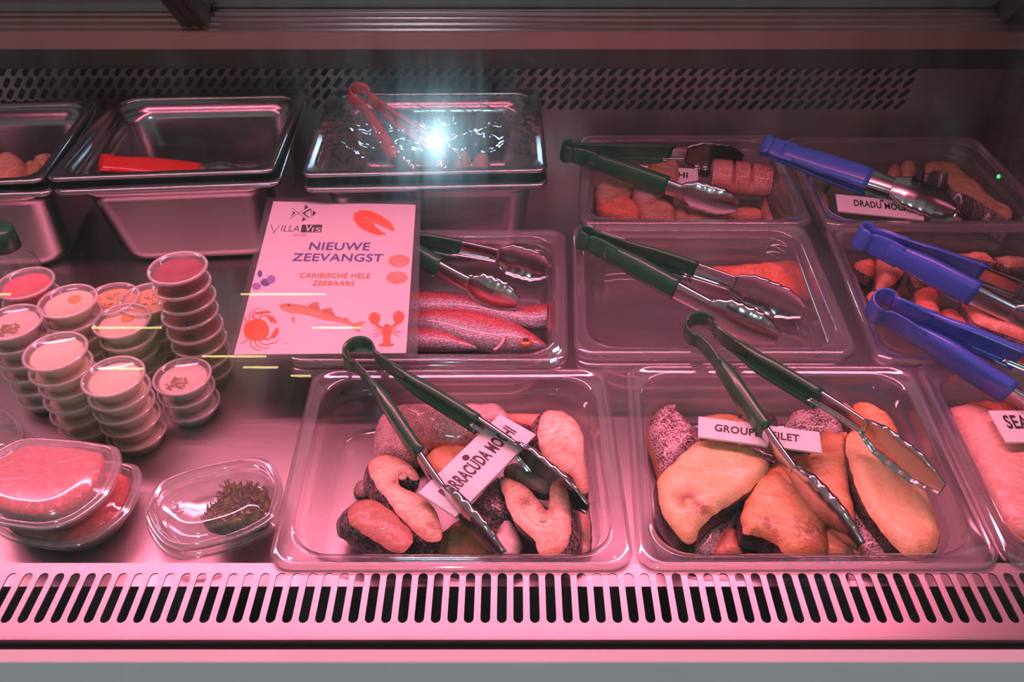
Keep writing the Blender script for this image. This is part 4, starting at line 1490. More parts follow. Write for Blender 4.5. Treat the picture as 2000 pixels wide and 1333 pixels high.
namecard('white card reading BARRACUDA MOCHI slanting under the green tongs', [(820.6, 957), (982, 806), (1041, 852), (886, 1016)], 0.062, 0.02, 0.04,
         'BARRACUDA MOCHI', (0.09, 0.93), (0.36, 0.70), (0.475, 0.80, 0.0042))
namecard('white card reading GROUPER FILET under the left tong arm', [(1363, 813.5), (1597, 843.5), (1610, 886), (1365, 853)], 0.066, 0.0, 0.05, 'GROUPER FILET', (0.135, 0.83), (0.36, 0.72))
namecard('white card reading DRADU MOCHI in front of the blue tongs', [(1643, 380), (1800, 397), (1803, 428), (1626, 411)], 0.050, 0.0, 0.15, 'DRADU MOCHI', (0.20, 0.87), (0.38, 0.76), (0.54, 0.85, 0.0030))
namecard('white card of which only HI shows, behind the upright pale wedge', [(1236, 325), (1360, 328), (1367, 364), (1212, 347)], 0.046, 0.0, 0.15, 'MOCHI', (0.36, 0.86), (0.36, 0.72))
namecard('blank white card edge under the long rosy coral piece', CE([(960, 577), (1330, 737), (1170, 815), (890, 604)]), 0.046, 0.0, 0.05, None)
namecard('white card reading SEABASS cut by the right frame edge', CH([(788, 365), (1340, 360), (1520, 535), (968, 535)]), 0.064, 0.0, 0.06, 'SEABASS', (0.10, 0.66), (0.40, 0.84))
namecard('white card with a round crest behind the SEABASS card', CH([(935, 238), (1250, 250), (1330, 345), (962, 330)]), 0.058, 0.0, 0.25, None, crest=(0.22, 0.18, 0.006))

# ------------------------------------------------------------------ poster in its acrylic holder
PC = U(620, 692, 0.083)
pang = math.radians(7.0)
PN = Vector((0, -math.sin(pang), math.cos(pang)))
TL, TR, BR, BL = [UP(x, y, PC, PN) for x, y in ((534, 393.5), (812, 400), (793, 690), (457, 693))]
pm, PW, PH = frame_from(TL, TR, BR, BL)
poster = thing('poster', 'pink lit NIEUWE ZEEVANGST poster with fish drawings lying on the pans', 'poster')
poster.matrix_world = pm
pmi = pm.inverted()


def L2(px, py):
    q = pmi @ UP(px, py, PC, PN)
    return q.x, q.y


def pp(x, y):       # crop (440, 380) at 4.04 -> local
    return L2(440 + x / 4.04, 380 + y / 4.04)


q = [pmi @ p for p in (TL, TR, BR, BL)]
V = [(p.x, p.y, -0.0003) for p in q] + [(p.x, p.y, 0.0) for p in q]
local_mesh('sheet', V, [(0, 1, 2, 3), (7, 6, 5, 4), (0, 4, 5, 1), (1, 5, 6, 2), (2, 6, 7, 3), (3, 7, 4, 0)], M['paper'], poster)
hold = [L2(*p) for p in ((523, 389), (822, 391), (815, 699), (446, 699))]
for z0, z1 in ((0.0016, 0.0032), (-0.0030, -0.0012)):
    V = [(x, y, z0) for x, y in hold] + [(x, y, z1) for x, y in hold]
    local_mesh('acrylic_holder', V, [(0, 1, 2, 3), (7, 6, 5, 4), (0, 4, 5, 1), (1, 5, 6, 2), (2, 6, 7, 3), (3, 7, 4, 0)], M['acrylic'], poster)


def print_poly(name, polys, mat, z=0.0003, smooth=False):
    V, F = [], []
    for pl_ in polys:
        pts = [Vector((*p, 0)) for p in pl_]
        if smooth:
            pts = catmull(pts, True, 5)
        P2 = [Vector((p.x, p.y)) for p in pts]
        res = geometry.delaunay_2d_cdt(P2, [(i, (i + 1) % len(P2)) for i in range(len(P2))], [], 1, 1e-7)
        b = len(V)
        V += [(p.x, p.y, z) for p in res[0]]
        for f_ in res[2]:
            a_, b_, c_ = [res[0][i] for i in f_]
            up_ = (b_ - a_).cross(c_ - a_) > 0
            F.append(tuple(i + b for i in (f_ if up_ else reversed(f_))))
    return local_mesh(name, V, F, mat, poster)


def line_poly(pts, w):
    """A tapering stroke as a polygon (local points)."""
    P = [Vector(p) for p in pts]
    Lf, Rt = [], []
    for i, p in enumerate(P):
        tg = (P[min(i + 1, len(P) - 1)] - P[max(i - 1, 0)]).normalized()
        nn_ = Vector((-tg.y, tg.x))
        ww = w * (1.0 if i < len(P) - 1 else 0.45)
        Lf.append(p + nn_ * ww / 2)
        Rt.append(p - nn_ * ww / 2)
    return [tuple(p) for p in Lf + Rt[::-1]]


def ptext(name, s, x0, x1, ytop, ybot, mat, bold=0.0, shear=0.0, z=0.0003):
    a, b = pp(x0, ybot), pp(x1, ybot)
    tl = pp(x0, ytop)
    V, F = fit_text(s, a[0], b[0], (a[1] + b[1]) / 2, (pp(x0, ytop)[1] + pp(x1, ytop)[1]) / 2, z, bold, shear)
    return local_mesh(name, V, F, mat, poster)


ptext('headline', 'NIEUWE', 655, 1136, 380, 443, M['ink_purple'], 0.022)
ptext('headline', 'ZEEVANGST', 520, 1240, 468, 531, M['ink_purple'], 0.022)
ptext('subtitle', 'CARIBISCHE HELE', 582, 1142, 622, 662, M['ink_orange'], 0.016)
ptext('subtitle', 'ZEEBAARS', 682, 1016, 684, 722, M['ink_orange'], 0.016)
ptext('shop_name', 'ILLA', 437, 582, 245, 294, M['ink'], -0.006)
print_poly('shop_name', [line_poly([pp(362, 240), pp(382, 306)], 0.0011), line_poly([pp(380, 306), pp(432, 240)], 0.0011)], M['ink'])
print_poly('name_panel', [[pp(606, 240), pp(766, 240), pp(756, 300), pp(594, 300)]], M['ink'])
ptext('panel_lettering', 'V', 622, 676, 244, 297, M['paper'], 0.02, 0.0, 0.0006)
ptext('panel_lettering', 'IS', 680, 750, 264, 298, M['paper'], 0.012, 0.0, 0.0006)
ptext('small_line', 'SANTPRI', 532, 632, 312, 334, M['ink_grey'], 0.0)


def lg(x, y):       # crop (520, 390) at 12.12
    return L2(520 + x / 12.12, 390 + y / 12.12)


print_poly('fish_logo', [[lg(920, 120), lg(1000, 185), lg(900, 240)], [lg(865, 425), lg(940, 475), lg(840, 530)],
                         line_poly([lg(560, 460), lg(770, 320), lg(1000, 190)], 0.0008), line_poly([lg(605, 205), lg(770, 330), lg(960, 470)], 0.0008),
                         [lg(850, 325), lg(1040, 215), lg(1070, 235), lg(910, 330), lg(1010, 420), lg(1000, 440)], line_poly([lg(1060, 225), lg(1070, 330), lg(1040, 420), lg(1000, 435)], 0.0007),
                         [lg(1110, 265), lg(1185, 325), lg(1085, 400), lg(1100, 340)],
                         [lg(590, 260), lg(700, 325), lg(570, 410), lg(640, 325)]], M['ink'])

# salmon steak drawing: ring of four wedges round a notch
ctr = (1155, 215)
out = [(1005, 200), (1010, 150), (1060, 122), (1140, 125), (1230, 165), (1310, 220), (1345, 275), (1335, 300), (1270, 265), (1200, 235), (1165, 225), (1190, 260), (1240, 300), (1280, 322), (1215, 330), (1130, 305), (1050, 260)]
print_poly('salmon_rind', [[pp(*p) for p in out]], M['ink_peach'], 0.0003)
sc = lambda p, k: (ctr[0] + (p[0] - ctr[0]) * k, ctr[1] + (p[1] - ctr[1]) * k)
print_poly('salmon_steak', [[pp(*sc(p, 0.93)) for p in out]], M['ink_red'], 0.0005)
print_poly('salmon_lines', [line_poly([pp(1155, 212), pp(1040, 140)], 0.0005), line_poly([pp(1155, 212), pp(1215, 165)], 0.0005), line_poly([pp(1150, 215), pp(1025, 235)], 0.0005),
                            line_poly([pp(1165, 212), pp(1320, 270)], 0.0005), line_poly([pp(1150, 220), pp(1120, 300)], 0.0005)], M['ink_peach'], 0.0007)
# two scallop shells
for cx, cy, s in ((1372, 528, 1), (1356, 660, -1)):
    fan = [(cx - 84, cy + 10), (cx - 72, cy - 28), (cx - 30, cy - 48), (cx + 20, cy - 50), (cx + 68, cy - 32), (cx + 84, cy + 2), (cx + 50, cy + 36), (cx, cy + 48), (cx - 54, cy + 36)]
    print_poly('shell', [[pp(*p) for p in fan]], M['ink_coral'], 0.0003, True)
    print_poly('shell_ribs', [line_poly([pp(cx + s * 5, cy + s * 44), pp(cx + 70 * math.cos(a), cy - s * 40 * math.sin(a))], 0.0008) for a in [0.3 + 0.36 * i for i in range(8)]], M['ink_peach'], 0.0006)
# mussels
for cx, cy, a, b, mt in ((274, 628, 18, 28, 'ink_purple'), (318, 696, 40, 30, 'ink_purple'), (362, 672, 34, 34, 'ink_lilac'), (246, 727, 34, 28, 'ink_lilac')):
    print_poly('mussel', [[pp(cx + a * math.cos(k * math.pi / 6), cy + b * math.sin(k * math.pi / 6)) for k in range(12)]], M[mt], 0.0003 + 0.0001 * (mt == 'ink_lilac'), True)


def c1(x, y):       # crop (460, 580) at 10
    return L2(460 + x / 10, 580 + y / 10)


# sea bass drawing
print_poly('bass_belly', [[c1(845, 200), c1(1000, 300), c1(1180, 390), c1(1500, 500), c1(1800, 555), c1(2100, 540), c1(2300, 560), c1(1900, 450), c1(1300, 300)]], M['paper'], 0.0003, True)
print_poly('bass', [[c1(850, 195), c1(900, 150), c1(1040, 135), c1(1300, 175), c1(1600, 235), c1(1900, 355), c1(2200, 470), c1(2330, 545), c1(2380, 560), c1(2250, 560), c1(2000, 500), c1(1700, 450), c1(1450, 380), c1(1200, 330), c1(1060, 320), c1(920, 250)]], M['ink_coral'], 0.0005, True)
print_poly('bass_back', [[c1(880, 175), c1(920, 145), c1(1040, 132), c1(1300, 172), c1(1600, 232), c1(1900, 352), c1(2300, 515), c1(1900, 400), c1(1600, 290), c1(1300, 205), c1(1050, 195)]], M['ink_brown'], 0.0006, False)
print_poly('bass_fins', [[c1(1410, 185), c1(1500, 125), c1(1610, 110), c1(1650, 230), c1(1520, 215)], [c1(1670, 260), c1(1800, 225), c1(1870, 220), c1(1945, 360), c1(1800, 300)],
                         [c1(2060, 440), c1(2180, 410), c1(2210, 490), c1(2120, 480)], [c1(2270, 545), c1(2420, 500), c1(2560, 490), c1(2470, 520), c1(2440, 620), c1(2420, 700), c1(2280, 620)]], M['ink_brown'], 0.0007)
print_poly('bass_tail', [[c1(2290, 560), c1(2500, 505), c1(2450, 600), c1(2410, 690), c1(2300, 610)], [c1(1090, 395), c1(1160, 410), c1(1150, 520), c1(1110, 500)]], M['ink_coral'], 0.0008)
print_poly('bass_eye', [[c1(1040 + 22 * math.cos(k), 177 + 16 * math.sin(k)) for k in [i * math.pi / 5 for i in range(10)]]], M['ink'], 0.0008)
# crab drawing, facing right
print_poly('crab', [[c1(160, 680), c1(190, 560), c1(300, 470), c1(450, 440), c1(570, 480), c1(640, 580), c1(650, 700), c1(600, 810), c1(480, 860), c1(320, 850), c1(210, 790)]], M['ink_red'], 0.0005, True)
legs = [[(380, 450), (330, 380), (380, 320), (600, 290)], [(450, 440), (520, 365), (640, 370), (720, 440)], [(260, 480), (280, 340), (400, 250), (490, 215)], [(230, 520), (190, 450), (180, 400)],
        [(215, 560), (170, 530), (165, 545)], [(230, 820), (180, 890), (80, 915)], [(290, 840), (300, 970), (400, 1030), (520, 1055)], [(370, 850), (420, 950), (520, 1000), (660, 1015)],
        [(450, 850), (500, 920), (600, 940), (800, 890), (850, 800)], [(560, 820), (640, 840), (700, 800)]]
print_poly('crab_legs', [line_poly([c1(*p) for p in l], 0.0021 if i in (0, 1, 9) else 0.0012) for i, l in enumerate(legs)], M['ink_red'], 0.0004)
print_poly('crab_claws', [[c1(390, 330), c1(500, 290), c1(640, 275), c1(700, 320), c1(600, 320), c1(480, 350)], [c1(610, 390), c1(720, 380), c1(800, 470), c1(790, 550), c1(740, 490), c1(700, 520), c1(650, 440)],
                          [c1(670, 810), c1(720, 720), c1(810, 600), c1(850, 640), c1(830, 740), c1(760, 810)]], M['ink_red'], 0.0006, False)


def c2(x, y):       # crop (640, 580) at 11.11
    return L2(640 + x / 11.11, 580 + y / 11.11)


# lobster drawing
print_poly('lobster', [[c2(1190, 690), c2(1250, 600), c2(1330, 600), c2(1390, 690), c2(1380, 800), c2(1360, 880), c2(1365, 1010), c2(1440, 1030), c2(1420, 1070), c2(1280, 1085), c2(1120, 1070), c2(1110, 1040), c2(1200, 1010), c2(1200, 880), c2(1185, 790)]], M['ink_red'], 0.0005)
print_poly('lobster_claws', [[c2(890, 490), c2(910, 400), c2(990, 345), c2(1080, 345), c2(1060, 400), c2(1130, 370), c2(1140, 480), c2(1100, 570), c2(1040, 610), c2(940, 580)],
                             [c2(1420, 450), c2(1425, 370), c2(1490, 390), c2(1460, 330), c2(1560, 310), c2(1650, 370), c2(1665, 460), c2(1620, 560), c2(1520, 600), c2(1440, 540)],
                             line_poly([c2(1040, 590), c2(1110, 650), c2(1230, 690)], 0.0038), line_poly([c2(1500, 580), c2(1430, 640), c2(1340, 680)], 0.0038)], M['ink_red'], 0.0006)
ll = [[(1190, 710), (1080, 700), (990, 650)], [(1190, 745), (1080, 745), (970, 735)], [(1190, 780), (1090, 790), (950, 825)], [(1190, 810), (1100, 840), (1010, 910)],
      [(1390, 710), (1490, 690), (1560, 625)], [(1390, 745), (1480, 735), (1610, 775)], [(1390, 770), (1470, 775), (1580, 770)], [(1380, 800), (1470, 815), (1550, 875)]]
print_poly('lobster_legs', [line_poly([c2(*p) for p in l], 0.0009) for l in ll], M['ink_red'], 0.0004)
print_poly('pale_mark', [[c1(860, 880), c1(1080, 875), c1(1085, 915), c1(865, 920)]], M['card'], 0.0003)

# ------------------------------------------------------------------ portion cups
CUPS = {}
CR, CHT = 0.0315, 0.0205


def cup_proto(kind, fill, extra=None):
    T = thing('portion_cup', '', 'cup', (0, 0, 0))
    v, f = lathe([(0.0, 0.0008), (0.0220, 0.0), (0.0236, 0.0012), (0.0278, 0.0165), (0.0302, 0.0180), (0.0310, 0.0185)], 40)
    mesh('cup_body', v, f, M['cupclear'], T)
    v, f = lathe([(0.0, 0.0015), (0.0222, 0.0012), (0.0268, 0.0148), (0.0240, 0.0155), (0.0, 0.0158)], 32)
    v = [Vector(p) + Vector((0, 0, 0.0006 * noise.noise(Vector(p) * 160))) if p[2] > 0.014 else Vector(p) for p in v]
    mesh('filling', v, f, fill, T)
    v, f = lathe([(0.0306, 0.0165), (0.0318, 0.0172), (0.0322, 0.0192), (0.0314, 0.0205), (0.0296, 0.0203), (0.0288, 0.0188), (0.0270, 0.0184), (0.0262, 0.0190), (0.0256, 0.0184), (0.0, 0.0182)], 40)
    mesh('lid', v, f, M['lid'], T)
    v, f = lathe([(0.0312, 0.0168), (0.0322, 0.0174), (0.0326, 0.0192), (0.0318, 0.0208), (0.0300, 0.0208), (0.0293, 0.0200)], 40)
    mesh('lid_rim', v, f, M['lid_rim'], T)
    if extra == 'drop':
        v, f = lathe([(0.0075, 0.0150), (0.0068, 0.0172), (0.0, 0.0176)], 20, (0.004, 0.007, 0))
        mesh('sauce_drop', v, f, M['drop'], T)
    if extra in ('herb', 'seed'):
        rnd = random.Random(5 if extra == 'herb' else 9)
        V, F = [], []
        for i in range(70 if extra == 'seed' else 26):
            r_, a_ = (0.011 if extra == 'seed' else 0.016) * math.sqrt(rnd.random()), rnd.random() * 6.283
            c_ = Vector((r_ * math.cos(a_) + (-0.002 if extra == 'seed' else 0), r_ * math.sin(a_) - (0.010 if extra == 'seed' else 0.0), 0.0160 + 0.0012 * rnd.random()))
            s_ = 0.0006 + 0.0010 * rnd.random()
            d_ = Vector((rnd.uniform(-1, 1), rnd.uniform(-1, 1), rnd.uniform(-.3, .3))).normalized() * s_ * 1.8
            w_ = d_.orthogonal().normalized() * s_ * 0.6
            u_ = d_.cross(w_).normalized() * s_ * 0.6
            b = len(V)
            V += [c_ - d_ - w_, c_ - d_ + w_, c_ + d_ + w_, c_ + d_ - w_, c_ + u_]
            F += [(b, b + 1, b + 2, b + 3), (b, b + 1, b + 4), (b + 1, b + 2, b + 4), (b + 2, b + 3, b + 4), (b + 3, b, b + 4)]
        o = mesh('herbs', V, F, M['herb'], T, smooth=False)
        o['kind'] = 'stuff'
    CUPS[kind] = T


M['lid_rim'] = clear('lid_rim', (0.90, 0.88, 0.88), 0.06, 0.5, 2.5, 0.12, 0.34, (0.9, 0.88, 0.88))
M['drop'] = plain('orange_sauce', (0.90, 0.36, 0.02), 0.35)
M['herb'] = plain('green_herb', (0.30, 0.22, 0.06), 0.6, c2=(0.45, 0.28, 0.10), scale=400)
cup_proto('beet', plain('beet_sauce', (0.34, 0.008, 0.035), 0.35, c2=(0.22, 0.004, 0.02), scale=150))
cup_proto('cream', plain('cream_sauce', (0.90, 0.80, 0.60), 0.4, c2=(0.86, 0.74, 0.52), scale=90))
cup_proto('drop', plain('yolk_sauce', (0.88, 0.77, 0.55), 0.4, c2=(0.85, 0.72, 0.5), scale=90), 'drop')
cup_proto('orange', plain('orange_dip', (0.85, 0.50, 0.20), 0.4, c2=(0.80, 0.42, 0.14), scale=120), 'herb')
cup_proto('seed', plain('pale_dressing', (0.78, 0.70, 0.62), 0.4, c2=(0.70, 0.60, 0.50), scale=120), 'seed')
cup_proto('pink', plain('pink_dip', (0.75, 0.12, 0.18), 0.4, c2=(0.62, 0.07, 0.12), scale=120))
used = set()


def place_cup(kind, loc, rz, label, group):
    src = CUPS[kind]
    if kind not in used:
        used.add(kind)
        r = src
    else:
        r = src.copy()
        link(r)
        for ch in list(src.children):
            c = ch.copy()
            link(c)
            c.parent = r
    r.location = loc
    r.rotation_euler = (0, 0, rz)
    r['label'] = label
    r['group'] = group
    return r


ORD = ['top', 'second down', 'third down', 'fourth down', 'fifth down', 'sixth down', 'seventh down', 'lowest']


def stack(kind, lid_px, n, desc, where, lean=(0, 0), seed=1, kinds=None):
    """n cups; lid_px = photo point of the centre of the top lid."""
    rnd = random.Random(seed)
    z = n * CHT + 0.0005
    top = U(lid_px[0], lid_px[1], z)
    for i in range(n):
        k = n - 1 - i                    # i-th from the top
        p = top + Vector((lean[0] * i, lean[1] * i, 0)) + Vector((rnd.uniform(-1, 1), rnd.uniform(-1, 1), 0)) * 0.0012 * (i > 0)
        kd = kinds[i] if kinds else kind
        place_cup(kd, (p.x, p.y, k * CHT), rnd.uniform(-0.3, 0.3) if i == 0 else rnd.uniform(0, 6.28),
                  '%s, %s in the %s' % (desc if not kinds else kinds_desc[kd], ORD[i] if i < n - 1 else 'lowest', where), 'lidded sauce cups in ' + where)


kinds_desc = {'drop': 'cream sauce cup with an orange drop', 'cream': 'lidded cup of plain cream sauce'}
stack('beet', (346, 521), 8, 'lidded cup of dark red sauce', 'tall red stack', (-0.0002, -0.0004), 1)
stack('seed', (355, 733), 3, 'lidded cup of pale dressing with seeds', 'short stack in front', (0.0, 0.0), 2)
stack('cream', (220, 733), 5, 'lidded cup of cream sauce', 'foremost cream stack', (0.0, 0.0), 3)
stack('cream', (107, 684), 6, 'lidded cup of cream sauce', 'cream stack left of the foremost', (0.0, 0.0), 4)
stack('drop', (237, 624), 5, '', 'stack behind the foremost cups', (0.0, 0.0), 5, kinds=['drop', 'cream', 'cream', 'cream', 'cream'])
stack('drop', (131, 586), 6, '', 'rear cream stack', (0.0, 0.0), 6, kinds=['drop', 'cream', 'cream', 'cream', 'cream', 'cream'])
stack('orange', (216, 582), 5, 'lidded cup of orange dip', 'half hidden orange stack', (0.0, 0.0), 7)
stack('orange', (286, 582), 5, 'lidded cup of orange dip', 'orange stack beside the dark red one', (0.0, 0.0), 8)
stack('pink', (48, 551), 6, 'lidded cup of pink dip', 'pink stack at the back left', (0.0, 0.0), 9)
stack('seed', (22, 627), 6, 'lidded cup of grainy dressing', 'stack at the left frame edge', (0.0, 0.0), 10)


# ------------------------------------------------------------------ hinged deli tubs
def deli(label, px, z, body_h, dome, lidm='deli', ribs=True, group=None, floor_z=0.0, content=None, zs=None):
    P = [U(x, y, z) for x, y in px]
    c = sum(P, Vector()) / len(P)
    out = resample(catmull(P, True, 6), 0.0022)
    n_ = len(out)
    T = thing('deli_tub', label, 'container', (c.x, c.y, floor_z), group)

    def ring(s, dz, rib=0.0):
        r_ = []
        for i, p in enumerate(out):
            k = s * (1 + (rib if i % 4 < 2 else -rib))
            q_ = c.lerp(p, k)
            r_.append(Vector((q_.x, q_.y, z + dz)))
        return r_
    rings = [ring(1.0, -0.0008), ring(1.0, 0.0008), ring(0.965, 0.0012), ring(0.945, 0.0035), ring(0.915, 0.0038), ring(0.895, 0.0012), ring(0.865, 0.0015), ring(0.82, dome * 0.75), ring(0.775, dome), ring(0.60, dome * 1.03), ring(0.30, dome * 1.05)]
    V, F = loft(rings, True)
    b = len(V) - n_
    F.append(tuple(b + j for j in range(n_)))
    mesh('lid', V, F, M[lidm], T)
    V, F = loft([ring(1.012, -0.0022), ring(1.018, -0.0006), ring(1.012, 0.0014), ring(0.985, 0.0022), ring(0.958, 0.0016), ring(0.948, 0.0040), ring(0.932, 0.0048), ring(0.914, 0.0040)], True)
    mesh('rim', V, F, M['deli_rim'], T)
    h = body_h
    rb = 0.012 if ribs else 0.0
    rings = [ring(0.995, -0.0015), ring(0.93, -0.0020), ring(0.90, -0.004), ring(0.885, -0.007, rb), ring(0.80, -h * 0.78, rb), ring(0.77, -h + 0.0015), ring(0.70, -h)]
    V, F = loft(rings, True)
    b = len(V) - n_
    F.append(tuple(b + j for j in range(n_)))
    mesh('tub', V, F, M['deli'], T)
    return T, c, out


def salad(name, label, cat, c, out, z_bot, z_top, s0, s1, mat, seed, amp=0.003, kind=True, group=None):
    n_ = len(out)
    T = None
    rings = []
    for s, zz in ((s0, z_bot), (s0 + (s1 - s0) * 0.5, z_bot + (z_top - z_bot) * 0.5), (s1, z_top - 0.003), (s1 * 0.94, z_top), (s1 * 0.8, z_top + 0.001), (s1 * 0.65, z_top + 0.0015), (s1 * 0.5, z_top + 0.002), (s1 * 0.33, z_top + 0.002), (s1 * 0.15, z_top + 0.002)):
        rg = []
        for p in out:
            q_ = c.lerp(p, s)
            dz = amp * noise.noise(Vector((q_.x * 140 + seed, q_.y * 140, 2.0))) if zz > z_top - 0.002 else 0
            rg.append(Vector((q_.x, q_.y, zz + dz)))
        rings.append(rg)
    V, F = loft(rings, True, True, True)
    o = mesh(name, V, F, mat, loc=(c.x, c.y, z_bot))
    tag(o, label, cat, group)
    o['kind'] = 'stuff'
    return o


m, t, o_ = nt('red_salad')
vv = coords(t)
nz = tex_noise(t, vv, 130, 5, 0.65, 1.5)
principled(t, o_, ramp(t, nz, [(0.3, (0.72, 0.06, 0.10)), (0.5, (0.80, 0.13, 0.12)), (0.7, (0.85, 0.28, 0.18))]), 0.3, 0, bump(t, nz, 0.8, 0.003), 0.5)
M['redsalad'] = m
CR1 = crop(0, 850, 5.331)
up_px = CR1([(-330, 560), (-250, 380), (-60, 200), (120, 95), (230, 55), (420, 45), (800, 72), (1080, 112), (1215, 150), (1258, 280), (1210, 450), (1100, 650), (900, 820), (700, 930), (450, 985), (200, 965), (0, 930), (-200, 850), (-310, 720)])
lo_px = [(x + 40, y + 36) for x, y in up_px]
DLG = 'hinged deli tubs on the steel deck'
T, c, out = deli('lower ribbed clear tub of red salad at the front left', lo_px, 0.030, 0.0285, 0.008, group=DLG)
salad('red_salad', 'red salad inside the lower tub at the front left', 'food', c, out, 0.0035, 0.026, 0.70, 0.84, M['redsalad'], 1, group='red salad in the tubs')
T, c, out = deli('upper clear tub of red salad resting on another tub', up_px, 0.062, 0.023, 0.013, 'deli_fog', group=DLG, floor_z=0.039)
salad('red_salad', 'red salad inside the upper tub at the front left', 'food', c, out, 0.0425, 0.0665, 0.72, 0.80, M['redsalad'], 2, group='red salad in the tubs')
CR2 = crop(280, 880, 5.797)
g_px = CR2([(22, 680), (60, 570), (110, 480), (200, 375), (420, 275), (700, 190), (1000, 128), (1210, 98), (1390, 125), (1500, 230), (1560, 380), (1550, 520), (1500, 680), (1440, 800), (1150, 960), (800, 1070), (500, 1130), (300, 1105), (160, 990), (60, 830)])
g_lo = [(x + 3, y + 17) for x, y in g_px]
T, c, out = deli('lower clear tub under the seaweed tub', g_lo, 0.0200, 0.019, 0.006, group=DLG)
T, c, out = deli('upper clear tub holding green seaweed, beside the barracuda pan', g_px, 0.046, 0.0195, 0.011, group=DLG, floor_z=0.0265)
# seaweed: a tangle of thin strands
m, t, o_ = nt('seaweed_green')
vv = coords(t)
nz = tex_noise(t, vv, 160, 3)
principled(t, o_, ramp(t, nz, [(0.35, (0.07, 0.09, 0.015)), (0.55, (0.17, 0.20, 0.04)), (0.7, (0.34, 0.32, 0.08))]), 0.25, 0, None, 0.6)
M['weed'] = m
wp = [U(x, y, 0.046) for x, y in CR2([(640, 720), (800, 560), (860, 420), (950, 340), (1150, 345), (1290, 375), (1410, 450), (1420, 600), (1380, 740), (1260, 800), (1100, 840), (900, 850), (700, 800)])]
wpoly = [Vector((p.x, p.y)) for p in resample(catmull(wp, True, 5), 0.004)]
wc = sum(wp, Vector()) / len(wp)
rnd = random.Random(11)
V, F = [], []
bx = (min(p.x for p in wpoly), max(p.x for p in wpoly), min(p.y for p in wpoly), max(p.y for p in wpoly))
made = 0
while made < 420:
    q_ = Vector((rnd.uniform(bx[0], bx[1]), rnd.uniform(bx[2], bx[3])))
    if not inside(q_, wpoly):
        continue
    made += 1
    zt = 0.030 + 0.022 * rnd.random() * min(1, dist_poly(q_, wpoly) / 0.012)
    p = Vector((q_.x, q_.y, zt))
    d_ = Vector((rnd.uniform(-1, 1), rnd.uniform(-1, 1), rnd.uniform(-0.4, 0.4))).normalized()
    rr = []
    w_ = rnd.uniform(0.0004, 0.0009)
    for i in range(9):
        d_ = (d_ + Vector((rnd.uniform(-1, 1), rnd.uniform(-1, 1), rnd.uniform(-0.6, 0.6))) * 0.55).normalized()
        np_ = p + d_ * 0.0028
        if inside(Vector((np_.x, np_.y)), wpoly) and 0.028 < np_.z < 0.0555:
            p = np_
        else:
            d_ = -d_
        s_ = d_.orthogonal().normalized()
        u_ = d_.cross(s_)
        rr.append([p + s_ * w_, p + u_ * w_, p - s_ * w_, p - u_ * w_])
    v_, f_ = loft(rr, True, True, True)
    b = len(V)
    V += v_
    F += [tuple(i + b for i in q2) for q2 in f_]
o = mesh('seaweed_salad', V, F, M['weed'], loc=(wc.x, wc.y, 0.028))
tag(o, 'tangled green seaweed in the upper clear tub', 'food')
o['kind'] = 'stuff'
rb_ = [wc + (p - wc) * 0.98 for p in resample(catmull(wp, True, 5), 0.004)]
rings = [[Vector((p.x, p.y, 0.028)) for p in rb_], [Vector((p.x, p.y, 0.036)) for p in rb_]]
for s in (0.9, 0.7, 0.45, 0.2):
    rings.append([Vector((wc.x + (p.x - wc.x) * s, wc.y + (p.y - wc.y) * s, 0.044 + 0.004 * noise.noise(Vector((p.x * 200 * s, p.y * 200 * s, 1))))) for p in rb_])
V, F = loft(rings, True, True, True)
o2 = mesh('seaweed_heap', V, F, M['weed'], loc=(wc.x, wc.y, 0.028))
o2.parent = o
o2.matrix_parent_inverse = o.matrix_world.inverted()
o2.location = (0, 0, 0)
o2.matrix_parent_inverse = Matrix.Identity(4)

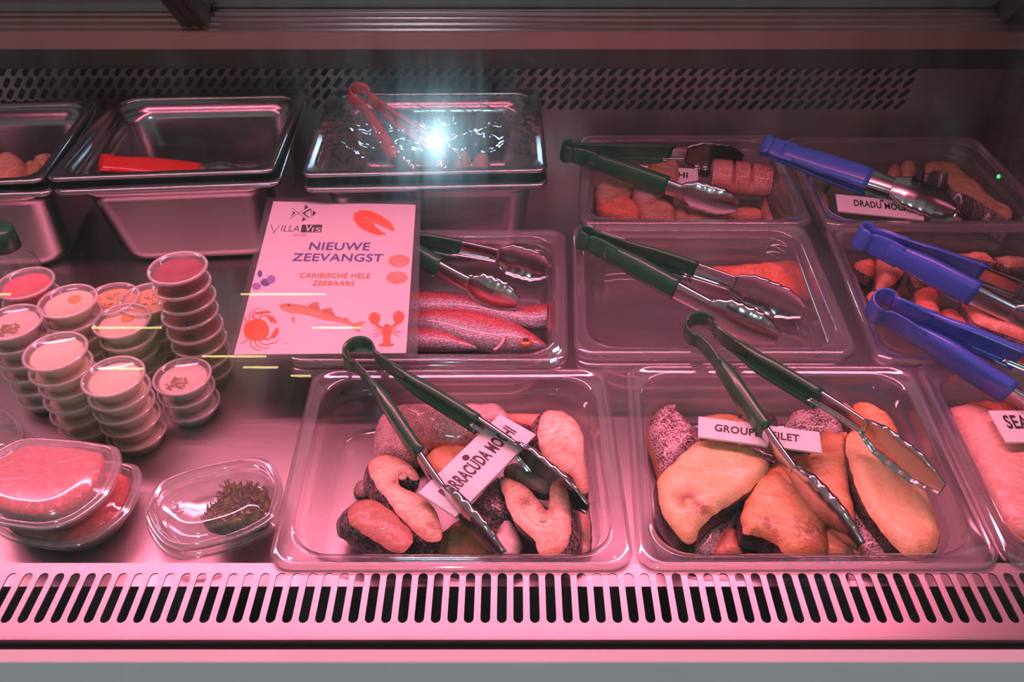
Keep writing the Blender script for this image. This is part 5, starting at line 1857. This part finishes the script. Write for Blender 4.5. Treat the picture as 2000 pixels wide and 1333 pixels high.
# clear bottle with a dark green cap at the left frame edge
bp = UY(3, 464, 0.865)
bt = thing('bottle', 'clear upright bottle with a dark green cap at the left frame edge', 'bottle', (bp.x, bp.y, 0.0))
zt = bp.z + 0.014
v, f = lathe([(0.0, 0.0005), (0.026, 0.0), (0.029, 0.003), (0.029, zt - 0.062), (0.026, zt - 0.048), (0.0165, zt - 0.034), (0.0150, zt - 0.028)], 36, (bp.x, bp.y, 0))
mesh('bottle_body', v, f, M['deli'], bt)
v, f = lathe([(0.0160, zt - 0.030), (0.0180, zt - 0.029), (0.0180, zt - 0.003), (0.0165, zt), (0.0, zt + 0.0005)], 36, (bp.x, bp.y, 0))
mesh('cap', v, f, M['green'], bt)

# half seen clear tub at the left frame edge on the deck
T, c, out = deli('empty clear tub half cut by the left frame edge, behind the red salad', [(-150, 830), (-90, 800), (-10, 795), (30, 815), (46, 845), (38, 870), (0, 900), (-90, 905), (-150, 880)], 0.024, 0.0235, 0.008, group=DLG)

# ------------------------------------------------------------------ crumpled cling film over the third steel pan
cf = [U(x, y, 0.160) for x, y in ((590, 332), (1062, 326), (1046, 182), (640, 184))]
V, F = [], []
nx, ny = 84, 40
for j in range(ny + 1):
    for i in range(nx + 1):
        s, t_ = i / nx, j / ny
        p = (cf[0] * (1 - s) + cf[1] * s) * (1 - t_) + (cf[3] * (1 - s) + cf[2] * s) * t_
        w1 = noise.noise(Vector((p.x * 26, p.y * 34, 0.3)))
        w2 = abs(noise.noise(Vector((p.x * 60 + p.y * 45, p.y * 22 - p.x * 12, 4.2))))
        w3 = noise.noise(Vector((p.x * 170, p.y * 150, 7.7)))
        e = min(1.0, 6 * min(s, 1 - s, t_, 1 - t_))
        V.append(Vector((p.x, p.y, 0.1575 + e * (0.007 + 0.007 * w1 + 0.014 * (0.35 - w2) + 0.0018 * w3))))
for j in range(ny):
    for i in range(nx):
        a = j * (nx + 1) + i
        F.append((a, a + 1, a + nx + 2, a + nx + 1))
o = mesh('cling_film', V, F, M['film'], loc=(sum(cf, Vector()) / 4))
tag(o, 'crumpled clear cling film glinting over the third steel pan', 'film')
